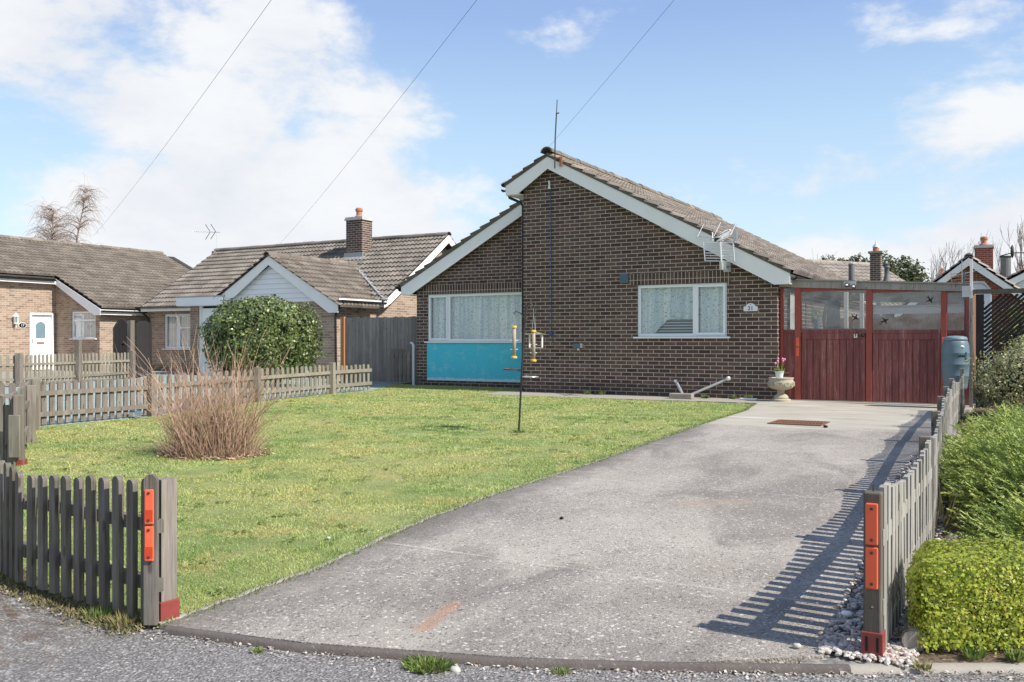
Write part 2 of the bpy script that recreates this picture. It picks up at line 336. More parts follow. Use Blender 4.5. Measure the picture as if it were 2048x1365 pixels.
def glass(name, refl=1.0, tint=(.86,.92,.94), rough=.01, wav=0, film=0):
    g = G(name); N, L = g.N, g.L; N.remove(g.b)
    tr = N.new('ShaderNodeBsdfTransparent'); tr.inputs[0].default_value = (*tint, 1); gl = N.new('ShaderNodeBsdfGlossy'); gl.inputs['Roughness'].default_value = rough
    fr = N.new('ShaderNodeFresnel'); fr.inputs[0].default_value = 1.5
    if wav:
        b = N.new('ShaderNodeBump'); b.inputs['Strength'].default_value = wav; b.inputs['Distance'].default_value = .05; L.new(g.noise(g.mul(g.pos(), (1, 1, .8)), 2.2, 3), b.inputs['Height']); L.new(b.outputs[0], gl.inputs['Normal'])
    mx = N.new('ShaderNodeMixShader'); L.new(g.ma('ADD', g.ma('MULTIPLY', fr.outputs[0], 1.6*refl), .05*refl, clamp=True), mx.inputs[0]); L.new(gl.outputs[0], mx.inputs[2]); L.new(mx.outputs[0], g.o.inputs[0])
    if film:
        df = N.new('ShaderNodeBsdfDiffuse'); df.inputs[0].default_value = (.62,.60,.58, 1); m2 = N.new('ShaderNodeMixShader'); L.new(g.ramp(g.noise(g.mul(g.pos(), (1, 1, 1.4)), 2.4, 6, .6, .8), [(.38, film*.3), (.66, film*2.2)]), m2.inputs[0]); L.new(tr.outputs[0], m2.inputs[1]); L.new(df.outputs[0], m2.inputs[2]); L.new(m2.outputs[0], mx.inputs[1])
    else: L.new(tr.outputs[0], mx.inputs[1])
    M[name] = g.m
glass('dull_glass', .12, (.95,.97,.975)); glass('window_glass', .40, (.95,.97,.975)); glass('sheet_glass', .42, (.90,.91,.92), .012, .12, .13)
def clear_roof():
    g = G('clear_sheet'); N, L = g.N, g.L; N.remove(g.b); tr = N.new('ShaderNodeBsdfTransparent'); tr.inputs[0].default_value = (.80,.82,.80, 1); df = N.new('ShaderNodeBsdfTranslucent'); df.inputs[0].default_value = (.55,.55,.5, 1)
    mx = N.new('ShaderNodeMixShader'); mx.inputs[0].default_value = .4; L.new(tr.outputs[0], mx.inputs[1]); L.new(df.outputs[0], mx.inputs[2]); L.new(mx.outputs[0], g.o.inputs[0]); M['clear_sheet'] = g.m
clear_roof()
def leaf_mat(name, stops, rough=.5, trans=.25, spec=.4):
    g = G(name); a = g.attr(); c = g.ramp(a, stops); c = g.mix(.35, c, g.mix(g.noise(g.pos(), 3.5, 3), stops[0][1], stops[-1][1]))
    g.put(g.b.inputs['Base Color'], c); g.b.inputs['Roughness'].default_value = rough; g.b.inputs['Specular IOR Level'].default_value = spec
    t = g.N.new('ShaderNodeBsdfTranslucent'); g.L.new(g.mix(.5, c, (.30,.32,.05)), t.inputs[0]); mx = g.N.new('ShaderNodeMixShader'); mx.inputs[0].default_value = trans
    g.L.new(g.b.outputs[0], mx.inputs[1]); g.L.new(t.outputs[0], mx.inputs[2]); g.L.new(mx.outputs[0], g.o.inputs[0]); M[name] = g.m
leaf_mat('leaf_holly', [(0, (.028,.055,.018)), (.5, (.06,.105,.028)), (.8, (.15,.20,.055)), (1, (.30,.34,.11))], .42, .15, .4)
leaf_mat('leaf_box', [(0, (.08,.16,.015)), (.35, (.25,.38,.03)), (.8, (.52,.62,.07)), (1, (.62,.52,.10))], .45, .3)
leaf_mat('leaf_juniper', [(0, (.06,.12,.03)), (.5, (.20,.31,.06)), (.8, (.38,.47,.10)), (1, (.56,.58,.18))], .6, .2)
leaf_mat('leaf_coton', [(0, (.14,.20,.08)), (.5, (.34,.41,.19)), (.85, (.56,.60,.34)), (.96, (.33,.30,.18)), (1, (.40,.16,.09))], .5, .2)
leaf_mat('leaf_far', [(0, (.035,.05,.025)), (.6, (.07,.095,.04)), (1, (.13,.14,.06))], .7, .1)
leaf_mat('leaf_laurel', [(0, (.10,.16,.03)), (.6, (.26,.32,.08)), (1, (.45,.46,.14))], .45, .25)
leaf_mat('weed', [(0, (.06,.12,.02)), (.6, (.15,.24,.05)), (1, (.32,.34,.12))], .6, .25)
leaf_mat('moss', [(0, (.055,.06,.025)), (.5, (.12,.12,.045)), (.85, (.24,.21,.09)), (1, (.36,.27,.16))], .8, .1)
leaf_mat('weed_dry', [(0, (.20,.15,.07)), (.6, (.36,.28,.14)), (1, (.22,.26,.07))], .7, .2)
leaf_mat('twig', [(0, (.14,.070,.048)), (.5, (.32,.195,.135)), (1, (.56,.41,.29))], .75, 0, .2)
leaf_mat('bark', [(0, (.22,.16,.135)), (1, (.42,.33,.28))], .85, 0, .2)
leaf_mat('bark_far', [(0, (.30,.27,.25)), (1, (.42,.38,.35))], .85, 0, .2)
leaf_mat('pebbles', [(0, (.20,.185,.17)), (.35, (.42,.40,.37)), (.8, (.62,.60,.56)), (.93, (.72,.69,.64)), (1, (.45,.28,.18))], .8, 0, .2)
def lawn_colour(g, p, a=None):
    x, y, z = g.sep(p)
    big = g.noise(p, .55, 5, .6); md = g.noise(p, 2.6, 6, .65); st = g.noise(g.comb(g.ma('MULTIPLY', x, .5), g.ma('MULTIPLY', y, 1.6), 0), 1.1, 4)
    c = g.mix(g.ramp(md, [(.38, 0), (.60, 1)]), (.21,.325,.075), (.39,.49,.155))
    c = g.mix(g.ma('MULTIPLY', g.ramp(big, [(.45, 0), (.60, 1)]), .75), c, (.56,.54,.20))
    c = g.mix(g.ma('MULTIPLY', g.ramp(st, [(.50, 0), (.66, 1)]), .5), c, (.58,.60,.26))
    c = g.mix(g.ma('MULTIPLY', g.ramp(g.noise(p, 1.5, 8, .7), [(.53, 0), (.60, 1)]), .6), c, (.62,.52,.19))
    c = g.mix(g.ma('MULTIPLY', g.ramp(g.noise(p, 6.5, 7, .7), [(.52, 0), (.66, 1)]), .5), c, (.15,.235,.05))
    return c
def lawn_mats():
    g = G('lawn_soil'); p = g.pos(); c = g.mix(.45, lawn_colour(g, p), (.10,.085,.045)); c = g.mix(g.noise(p, 60, 5, .7), c, g.mix(.4, c, (.26,.28,.10)))
    g.bump(g.noise(p, 50, 6, .7), 1, .02); M['lawn_soil'] = g.done(c, .95)
    g = G('grass_blade'); p = g.pos(); a = g.attr(); c = lawn_colour(g, p); c = g.mix(g.ramp(a, [(0, .6), (.3, 0)]), c, (.10,.18,.035)); c = g.mix(g.ramp(a, [(.80, 0), (1, .6)]), c, (.60,.56,.32))
    g.put(g.b.inputs['Base Color'], c); g.b.inputs['Roughness'].default_value = .55
    t = g.N.new('ShaderNodeBsdfTranslucent'); g.L.new(c, t.inputs[0]); mx = g.N.new('ShaderNodeMixShader'); mx.inputs[0].default_value = .3; g.L.new(g.b.outputs[0], mx.inputs[1]); g.L.new(t.outputs[0], mx.inputs[2]); g.L.new(mx.outputs[0], g.o.inputs[0]); M['grass_blade'] = g.m
lawn_mats()
def ground_mats():
    # exposed-aggregate drive
    g = G('drive_concrete'); p = g.pos(); x, y, z = g.sep(p)
    c = g.mix(g.ramp(g.noise(g.mul(p, (1, .75, 1)), .95, 6, .6, .5), [(.32, 0), (.66, 1)]), (.285,.25,.21), (.42,.378,.325))
    c = g.mix(g.ma('MULTIPLY', g.ramp(g.noise(g.mul(p, (1.3, .6, 1)), 1.05, 7, .66, .6), [(.47, 0), (.62, 1)]), .85), c, (.155,.133,.116))
    c = g.mix(g.ma('MULTIPLY', g.ramp(g.noise(p, 3.3, 6, .7), [(.54, 0), (.68, 1)]), .45), c, (.20,.174,.150))
    agr = g.sep(g.vor(p, 150, 'F1', 'Color'))[0]; cellc = g.ramp(agr, [(0, (.15,.132,.112)), (.45, (.275,.245,.21)), (.84, (.365,.33,.288)), (.95, (.50,.465,.42)), (1, (.72,.68,.62))])
    wear = g.ramp(g.noise(p, 1.3, 5, .6), [(.35, .15), (.62, .60)]); c = g.mix(wear, c, cellc)
    ag2 = g.sep(g.vor(p, 85, 'F1', 'Color'))[1]; c = g.mix(g.ramp(ag2, [(.955, 0), (.975, .65)]), c, (.62,.58,.52)); c = g.mix(g.ramp(ag2, [(.04, .6), (.08, 0)]), c, (.07,.064,.058))
    # mossy dark film along the lawn side
    ed = g.ma('SUBTRACT', x, g.ma('ADD', .62, g.ma('MULTIPLY', g.ma('SUBTRACT', -9.37, y), .088))); ed = g.ma('ADD', ed, g.ma('MULTIPLY', g.ma('SUBTRACT', g.noise(p, 5, 6, .7), .5), .5))
    c = g.mix(g.ma('MULTIPLY', g.ramp(ed, [(.05, 1), (.30, 0)]), .62), c, g.mix(g.noise(p, 60, 4), (.055,.05,.043), (.16,.145,.125)))
    # smoother pale slab by the gates
    e = g.ma('ADD', g.ma('ADD', y, g.ma('MULTIPLY', x, -.18)), g.ma('MULTIPLY', g.noise(p, .9, 5), 1.6)); pm = g.ramp(g.ma('ADD', g.ma('MULTIPLY', e, .2), 1.45), [(.44, 0), (.56, 1)])
    pc = g.mix(g.noise(g.mul(p, (.7, 3, 1)), 1, 5, .6), (.31,.28,.225), (.50,.46,.38)); pc = g.mix(g.ramp(g.noise(g.mul(p, (.4, 2.6, 1)), 1.3, 4), [(.56, 0), (.66, .8)]), pc, (.62,.58,.51)); pc = g.mix(g.ramp(g.noise(g.mul(p, (.6, 1.5, 1)), 1.6, 5), [(.56, 0), (.68, .5)]), pc, (.21,.21,.12))
    c = g.mix(g.ma('MULTIPLY', pm, .85), c, pc)
    # joints between bays
    jn = None
    for jy, w in ((-12.86, .010), (-10.28, .010), (-7.7, .012), (-5.15, .012), (-2.2, .012)):
        d = g.ma('ABSOLUTE', g.ma('SUBTRACT', g.ma('ADD', y, g.ma('MULTIPLY', g.noise(p, 3, 3), .03)), jy+.015)); m_ = g.ma('LESS_THAN', d, w*.95); jn = m_ if jn is None else g.ma('MAXIMUM', jn, m_)
    c = g.mix(g.ma('MULTIPLY', jn, g.ramp(g.noise(p, 5, 3), [(.42, .1), (.62, .9)])), c, (.46,.42,.37))
    # orange chalk mark: distance to a short segment
    def seg(ax, ay, bx, by, w):
        L2 = (bx-ax)**2+(by-ay)**2; px_ = g.ma('SUBTRACT', x, ax); py_ = g.ma('SUBTRACT', y, ay)
        t_ = g.ma('DIVIDE', g.ma('ADD', g.ma('MULTIPLY', px_, bx-ax), g.ma('MULTIPLY', py_, by-ay)), L2, clamp=True)
        dx = g.ma('SUBTRACT', px_, g.ma('MULTIPLY', t_, bx-ax)); dy = g.ma('SUBTRACT', py_, g.ma('MULTIPLY', t_, by-ay))
        d = g.ma('SQRT', g.ma('ADD', g.ma('MULTIPLY', dx, dx), g.ma('MULTIPLY', dy, dy))); return g.ramp(g.ma('ADD', g.ma('DIVIDE', d, w), g.ma('MULTIPLY', g.ma('SUBTRACT', g.noise(p, 40, 4), .5), 1.4)), [(.4, 1), (1, 0)])
    c = g.mix(g.ma('MULTIPLY', seg(1.93, -13.62, 2.0, -13.95, .045), .42), c, (.42,.20,.11))
    c = g.mix(g.ma('MULTIPLY', seg(2.02, -10.9, 2.3, -10.7, .10), .5), c, (.34,.25,.18))
    # mossy dark left edge
    g.bump(g.ma('ADD', g.ma('MULTIPLY', g.vor(p, 115), .8), g.noise(p, 160, 3)), .8, .004); M['drive_concrete'] = g.done(c, .93)
    g = G('asphalt'); p = g.pos(); x, y, z = g.sep(p)
    vc = g.sep(g.vor(p, 130, 'F1', 'Color')); c = g.ramp(vc[0], [(0, (.07,.066,.062)), (.5, (.175,.165,.155)), (.88, (.28,.265,.25)), (1, (.52,.49,.46))])
    c = g.mix(.3, c, g.mix(g.noise(p, 2, 5), (.175,.162,.15), (.30,.28,.255)))
    xx = g.ma('ADD', g.ma('ADD', x, g.ma('MULTIPLY', y, .25)), g.ma('MULTIPLY', g.noise(p, 1.6, 6, .65), 2.4)); lm = g.ramp(g.ma('ADD', g.ma('MULTIPLY', xx, .3), 1.08), [(.40, 1), (.66, 0)])
    ms = g.ramp(g.noise(g.mul(p, (1, 2.2, 1)), 9, 7, .75), [(.45, 0), (.60, 1)]); c = g.mix(g.ma('MULTIPLY', g.ma('MULTIPLY', ms, lm), .97), c, g.mix(g.noise(p, 30, 4), (.05,.033,.024), (.19,.125,.08)))
    c = g.mix(g.ma('MULTIPLY', g.ramp(g.noise(g.mul(p, (1, 2, 1)), 7, 6, .7), [(.55, 0), (.68, .8)]), lm), c, (.60,.58,.54))
    g.bump(g.ma('ADD', g.vor(p, 95), g.noise(p, 120, 3)), 1, .006); M['asphalt'] = g.done(c, .93)
    g = G('kerb_stone'); p = g.pos(); c = g.mix(g.noise(p, 12, 6, .7), (.06,.048,.042), (.165,.142,.125)); c = g.mix(g.ramp(g.noise(p, 90, 4), [(.6, 0), (.75, .5)]), c, (.4,.38,.34)); g.bump(g.noise(p, 80, 5), .6, .005); M['kerb_stone'] = g.done(c, .9)
    g = G('soil'); p = g.pos(); c = g.mix(g.noise(p, 18, 7, .75), (.065,.045,.03), (.22,.16,.11)); c = g.mix(g.ramp(g.vor(p, 38), [(.16, .7), (.3, 0)]), c, (.36,.27,.19)); g.bump(g.noise(p, 40, 6), 1, .03); M['soil'] = g.done(c, .95)
    g = G('green_gravel'); p = g.pos(); vc = g.sep(g.vor(p, 42, 'F1', 'Color')); c = g.ramp(vc[0], [(0, (.16,.21,.19)), (.5, (.28,.34,.31)), (1, (.44,.48,.44))]); g.bump(g.vor(p, 42), 1, .01); M['green_gravel'] = g.done(c, .9)
    g = G('path_concrete'); p = g.pos(); c = g.mix(g.noise(p, 6, 6, .7), (.24,.215,.18), (.40,.365,.31)); g.bump(g.noise(p, 60, 5), .5, .005); M['path_concrete'] = g.done(c, .93)
    g = G('ground_far'); p = g.pos(); M['ground_far'] = g.done(g.mix(g.noise(p, .5, 6), (.10,.13,.05), (.18,.18,.10)), .95)
    g = G('gravel_bed'); p = g.pos(); vc = g.sep(g.vor(p, 60, 'F1', 'Color')); M['gravel_bed'] = g.done(g.ramp(vc[0], [(0, (.09,.085,.08)), (1, (.34,.32,.29))]), .9)
ground_mats()
# ------------------------------------------------------------------ the ground
def sheet(name, pts, z, mat, thick=0.0, kind='structure', n_sub=0):
    tri = tessellate_polygon([[Vector((a, b, 0)) for a, b in pts]]); m = len(pts); b = MB(); vs = [(x, y, z) for x, y in pts]; fs = []
    for t in tri:
        A, B, C = (Vector(vs[i]) for i in t); fs.append(tuple(t) if (B-A).cross(C-A).z > 0 else tuple(t)[::-1])
    if thick:
        vs += [(x, y, z-thick) for x, y in pts]; fs += [(i, i+m, (i+1) % m+m, (i+1) % m) for i in range(m)]
    b.add(vs, fs); o = b.build(name, mat); o['kind'] = kind; return o
def jag(pts, step=.12, amp=.02, seed=0):
    r = random.Random(seed); out = []
    for (a, b), (c, d) in zip(pts[:-1], pts[1:]):
        L = math.hypot(c-a, d-b); k = max(1, int(L/step))
        for i in range(k):
            t = i/k; q = amp*(r.random()-.5)*2 if i or out else 0; nx, ny = -(d-b)/L, (c-a)/L; out.append((a+(c-a)*t+nx*q, b+(d-b)*t+ny*q))
    out.append(pts[-1]); return out
b = MB(); b.add([(-900, -900, -.035), (900, -900, -.035), (900, 900, -.035), (-900, 900, -.035)], [(0, 1, 2, 3)]); b.build('ground', M['ground_far'])['kind'] = 'structure'
KERB = [cw(*p) for p in ((-7.5, 9.3), (-4.6, 6.5), (-3.4, 5.15), (-2.6, 4.35), (-2.1, 3.92), (-1.7, 3.60), (-1.30, 3.40), (-.75, 3.20), (-.04, 3.06), (.5, 3.01), (1.05, 2.99), (1.75, 3.0), (3.2, 3.1), (7, 3.4))]
sheet('road', [cw(-20, 18)]+jag(KERB, .1, .02, 3)+[cw(20, 3.6), cw(20, -25), cw(-30, -25)], -.020, M['asphalt'])
DL = [(1.10,-14.40),(1.04,-13.44),(.80,-12.22),(.70,-11.17),(.62,-9.37),(.47,-7.63),(.30,-5.4),(.16,-2.78),(-.10,-1.25)]
DR = [(3.20,.30),(3.18,-1.4),(3.02,-4),(3.06,-8.8),(3.27,-12.08),(3.36,-13.45)]
DF = [(3.36,-13.50),(2.9,-13.85),(2.41,-14.05),(1.72,-14.28),(1.10,-14.40)]
drive = sheet('driveway', jag(DL, .10, .022, 1)+[(-.10, .30)]+DR+DF[:-1], 0, M['drive_concrete'], .05)
sheet('house_path', jag([(-5.75, -1.15), (-3, -1.12), (-.10, -1.0)], .12, .03, 2)+[(-.10, .30), (-5.75, .30)], .001, M['path_concrete'], .04)
LB = [(-5.75, -1.15), (-5.75, .3), (-5.6, 1.27), (-9.0, 1.27), (-9.9, 1.6)]
LL = [(-9.9, 1.6), (-8.46, -1.2), (-8.42, -2.47), (-8.06, -4.93), (-6.96, -8.04), (-6.79, -9.93), (-3.67, -12.02), (-2.6, -13.25), (-1.6, -13.55), (-.35, -14.1), (.15, -14.25), (1.10, -14.36)]
lawn_out = [(x, y) for x, y in DL]+[(-3, -1.12)]+LB+LL[1:-1]
sheet('lawn', lawn_out, -.004, M['lawn_soil'], .03)
sheet('gravel_strip', [(3.30, -13.60), (3.62, -13.42), (3.45, -9), (3.30, -4.2), (3.0, -4.2), (3.06, -8.8), (3.27, -12.08)], -.012, M['gravel_bed'])
sheet('flower_bed', jag([(3.58, -13.46), (4.6, -12.95), (6.5, -11.8), (12, -8)], .1, .03, 5)+[(12, 3), (3.3, 3), (3.22, -4.2), (3.42, -9)], -.004, M['soil'], .03)
sheet('gravel_yard', [(-9.9, 1.6), (-8.5, -1.2), (-8.46, -2.47), (-8.1, -4.93), (-7.0, -8.04), (-6.85, -9.93), (-9, -11), (-16.3, -5.0), (-18.6, .6), (-24, 5), (-13, 5), (-11, 8)], -.008, M['green_gravel'])
sheet('neighbour_ground', [(-16.3, -5.0), (-18.6, .6), (-24, 5), (-40, 12), (-40, -12), (-18, -12)], -.012, M['path_concrete'])
sheet('back_yard', [(-.0, .3), (3.2, .3), (3.2, 16), (-.0, 16)], -.006, M['path_concrete'])
# kerb edging: low rounded strip
def strip(name, pts, w, h, z0, mat, nn=6):
    b = MB(); V = []; P = [Vector((x, y, 0)) for x, y in pts]
    for i, p in enumerate(P):
        d = (P[min(i+1, len(P)-1)]-P[max(i-1, 0)]).normalized(); s = Vector((d.y, -d.x, 0))
        for k in range(nn+1):
            a = math.pi*k/nn; V.append(p+s*(w/2*math.cos(a))+UP*(z0+h*math.sin(a)**.6))
    F = [(i*(nn+1)+k, i*(nn+1)+k+1, (i+1)*(nn+1)+k+1, (i+1)*(nn+1)+k) for i in range(len(P)-1) for k in range(nn)]
    b.add(V, F); o = b.build(name, mat, smooth=True); o['kind'] = 'structure'; return o
strip('kerb', jag(KERB[6:11]+[cw(1.12, 2.99)], .2, .004, 4), .044, .027, -.022, M['kerb_stone'])
strip('bed_edging', jag([cw(1.08, 3.0), cw(1.75, 3.02), cw(3.2, 3.12), cw(6, 3.3)], .15, .008, 6), .07, .022, -.024, M['path_concrete'])
strip('drive_edging', jag([(a-.012, b_) for a, b_ in DL[:7]], .08, .012, 9), .034, .009, -.005, M['concrete_block'])
# ------------------------------------------------------------------ leaf / blade generators
def quads(name, C, U, V, mat, parent=None, attr=None, shape='rhomb'):
    n = len(C); vs = np.empty((n, 4, 3), np.float32)
    if shape == 'rhomb': vs[:, 0] = C; vs[:, 1] = C+U*.5+V*.45; vs[:, 2] = C+V; vs[:, 3] = C-U*.5+V*.45
    else: vs[:, 0] = C-U*.5; vs[:, 1] = C+U*.5; vs[:, 2] = C+U*.5+V; vs[:, 3] = C-U*.5+V
    return raw(name, vs.reshape(-1, 3), 4, n, mat, parent, attr)
def raw(name, vs, k, n, mat, parent=None, attr=None):
    me = bpy.data.meshes.new(name); me.vertices.add(n*k); me.vertices.foreach_set('co', np.ascontiguousarray(vs, np.float32).ravel())
    me.loops.add(n*k); me.loops.foreach_set('vertex_index', np.arange(n*k, dtype=np.int32)); me.polygons.add(n)
    me.polygons.foreach_set('loop_start', np.arange(0, n*k, k, dtype=np.int32)); me.polygons.foreach_set('loop_total', np.full(n, k, np.int32)); me.update(calc_edges=True)
    return link(name, me, mat, parent, attr if attr is not None else RNG.random(n))
def unit(a): return a/np.maximum(np.linalg.norm(a, axis=-1, keepdims=True), 1e-9)
def rdir(n): return unit(RNG.normal(size=(n, 3)))
def leaves(name, C, Nn, size, asp, mat, parent, spread=.8, attr=None, up=0.0):
    n = len(C); nrm = unit(Nn+rdir(n)*spread); t = unit(np.cross(nrm, rdir(n))); t = unit(t+np.array([0, 0, up])); u = unit(np.cross(nrm, t))
    s = size*(.5+.95*RNG.random((n, 1))); return quads(name, C, u*s*asp, t*s, mat, parent, attr)
def lumpy(d, seed, f=2.2, amp=.18):
    return np.array([1+amp*(mn.noise(Vector(q)*f+Vector((seed, 0, 0)))+.5*mn.noise(Vector(q)*f*2.7+Vector((0, seed, 0)))) for q in d])[:, None]
def crown(c, r, n, seed, depth=.3, amp=.18, f=2.2, zmin=None, pw=2):
    d = rdir(n); d = d/(np.abs(d)**pw).sum(1, keepdims=True)**(1/pw); rr = lumpy(d, seed, f, amp)*(1-depth*RNG.random((n, 1))**1.6); P = np.array(c)+d*rr*np.array(r)
    if zmin is not None: k = P[:, 2] > zmin; P = P[k]; d = d[k]
    return P.astype(np.float32), d
# ------------------------------------------------------------------ tiled roofs
def tiled(name, o, a, d, L, SL, mat, parent, a0=None, a1=None, exp=.30, per=.165, amp=.027, lip=.05):
    """o ridge start, a along ridge, d down slope (unit); a0/a1: functions of distance down slope giving the ends."""
    o = Vector(o); a = Vector(a).normalized(); d = Vector(d).normalized(); nr = a.cross(d).normalized()
    if nr.z < 0: nr = -nr
    a0 = a0 or (lambda s: 0.0); a1 = a1 or (lambda s: L); rows = int(math.ceil(SL/exp)); ns = 4; vs = []; fs = []; at = []
    for r in range(rows):
        s0 = r*exp; s1 = min(s0+exp+.02, SL+.02); sm = (s0+min(s1, SL))/2; x0 = a0(sm); x1 = a1(sm)
        if x1-x0 < .05: continue
        k0 = int(math.floor(x0/per*ns)); k1 = int(math.ceil(x1/per*ns)); tr = {}; base = len(vs); cnt = k1-k0+1
        for row, (s, h) in enumerate(((s0, .004), (s1, lip), (s1, -.004))):
            for k in range(k0, k1+1):
                x = min(max(k*per/ns, x0), x1); ti = (math.floor(k/ns/2+1e-6), r)
                w = amp*max(0, math.sin(2*math.pi*(k % ns)/ns*.5))**1.2*2 if row < 2 else 0
                j = random.random()*.003 if row == 1 else 0
                vs.append(o+a*x+d*s+nr*(h+w+j))
        for row in (0, 1):
            for k in range(cnt-1):
                q = base+row*cnt+k; fs.append((q, q+1, q+1+cnt, q+cnt)); key = (math.floor((k+k0)/ns/2+1e-6), r)
                if key not in tr: tr[key] = random.random()
                at.append(tr[key])
    b = MB(); b.add(vs, fs); return b.build(name, mat, parent, at)
def ridge_tiles(name, p, q, mat, parent, r=.11, L=.45):
    p = Vector(p); q = Vector(q); D_ = (q-p); n = max(1, int(D_.length/L)); d = D_.normalized(); s = d.cross(UP).normalized(); b = MB(); at = []
    for i in range(n):
        a = p+D_*(i/n); e = p+D_*((i+1)/n)*1.0+d*.02; dz = random.uniform(-.006, .006); v = []; rr = r+random.uniform(-.004, .004)
        for pt, k_ in ((a, 1.06), (e, 1.0)):
            for k in range(9):
                t = math.pi*(k/8); v.append(pt+s*(rr*k_*1.15*math.cos(t))+UP*(rr*k_*math.sin(t)-.03+dz))
        for pt, k_ in ((a, .8),):
            for k in range(9):
                t = math.pi*(k/8); v.append(pt+s*(rr*k_*1.15*math.cos(t))+UP*(rr*k_*math.sin(t)-.03+dz))
        b.add(v, [(k, k+1, k+10, k+9) for k in range(8)]+[(k+18, k+19, k+1, k) for k in range(8)]); at += [random.random()]*16
    return b.build(name, mat, parent, at)
def gutter(name, p, q, parent, out, r=.055, mat=None):
    p = Vector(p); q = Vector(q); out = Vector(out); b = MB(); V = []
    for pt in (p, q):
        for rr in (r, r-.008):
            for k in range(9): t = math.pi*(1+k/8); V.append(pt+out*(r+rr*math.cos(t))+UP*(rr*math.sin(t)))
    F = [(k, k+1, k+19, k+18) for k in range(8)]+[(k+9, k+27, k+28, k+10) for k in range(8)]+[(k, k+9, k+10, k+1) for k in range(8)]+[(k+18, k+19, k+28, k+27) for k in range(8)]+[(0, 18, 27, 9), (8, 17, 35, 26)]
    b.add(V, F); n = int((q-p).length/.9)+1
    for i in range(n+1):
        c = p+(q-p)*(i/max(n, 1)*.98+.01); b.tube([c+out*(r+(r+.006)*math.cos(math.pi*(1+k/8)))+UP*((r+.006)*math.sin(math.pi*(1+k/8))) for k in range(9)], .008, 4)
    return b.build(name, mat or M['black_plastic'], parent)
def pipe(name, pts, parent, r=.034, mat=None, n=8): 
    o = MB().tube(pts, r, n).build(name, mat or M['black_plastic'], parent, smooth=False); return o
# ------------------------------------------------------------------ windows
def window(parent, o, u, n, u0, u1, z0, z1, gm='window_glass', mull=(), transom=None, name='window', curtain='lace_curtain', cas=(), sill=True, setb=.03, fw=.06, cut=None, bottom=None):
    """o/u/n frame of the wall face; frame sits setb behind the face."""
    f = MB(); Fr = lambda m_, a, b_, c, d_, n0=-setb-.06, n1=-setb: m_.frame(o, u, n, a, b_, n0, n1, c, d_)
    Fr(f, u0, u1, z1-fw, z1); Fr(f, u0, u1, z0, z0+fw); Fr(f, u0, u0+fw, z0+fw, z1-fw); Fr(f, u1-fw, u1, z0+fw, z1-fw)
    for m_ in mull: Fr(f, m_-fw*.55, m_+fw*.55, z0+fw, z1-fw, n1=-setb-.001)
    w = bevel(f.build(name, M['upvc_white'], parent), .005)
    for a, b_, c, d_ in cas:                            # opening lights have a second, raised frame
        s = MB(); e = .045; Fr(s, a, b_, d_-e, d_, -setb-.05, -setb+.018); Fr(s, a, b_, c, c+e, -setb-.05, -setb+.018); Fr(s, a, a+e, c+e, d_-e, -setb-.05, -setb+.018); Fr(s, b_-e, b_, c+e, d_-e, -setb-.05, -setb+.018)
        bevel(s.build('casement', M['upvc_white'], w), .005)
    if transom:
        s = MB()
        for a, b_, z in transom: Fr(s, a, b_, z-.03, z+.03, n1=-setb+.004)
        s.build('transom', M['upvc_white'], w)
    p = MB(); p.frame(o, u, n, u0+fw*.5, u1-fw*.5, -setb-.036, -setb-.030, z0+fw*.5, z1-fw*.5); p.build('pane', M[gm], w)
    if sill:
        s = MB(); s.frame(o, u, n, u0-.07, u1+.07, -setb-.02, .055, z0-.035, z0-.002); bevel(s.build('sill', M['upvc_white'], w), .008)
    if curtain:
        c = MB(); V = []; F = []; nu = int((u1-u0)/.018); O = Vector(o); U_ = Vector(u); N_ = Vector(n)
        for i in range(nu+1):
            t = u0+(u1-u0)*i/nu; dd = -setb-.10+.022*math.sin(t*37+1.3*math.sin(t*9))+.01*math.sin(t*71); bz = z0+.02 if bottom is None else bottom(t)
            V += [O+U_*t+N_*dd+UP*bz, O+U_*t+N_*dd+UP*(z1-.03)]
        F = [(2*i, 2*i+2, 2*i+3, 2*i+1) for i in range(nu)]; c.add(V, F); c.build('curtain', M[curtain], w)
    r = MB(); r.frame(o, u, n, u0-.02, u1+.02, -setb-.6, -setb-.58, z0-.02, z1+.02); r.build('dark_backing', M['dark_room'], w)  # near-black sheet stands in for the unlit room behind
    return w
def soldier(parent, o, u, n, a, b_, z0, mat='brick_brown_soldier'):
    s = MB(); s.frame(o, u, n, a, b_, -.08, .004, z0, z0+.225); s.build('lintel_course', M[mat], parent)
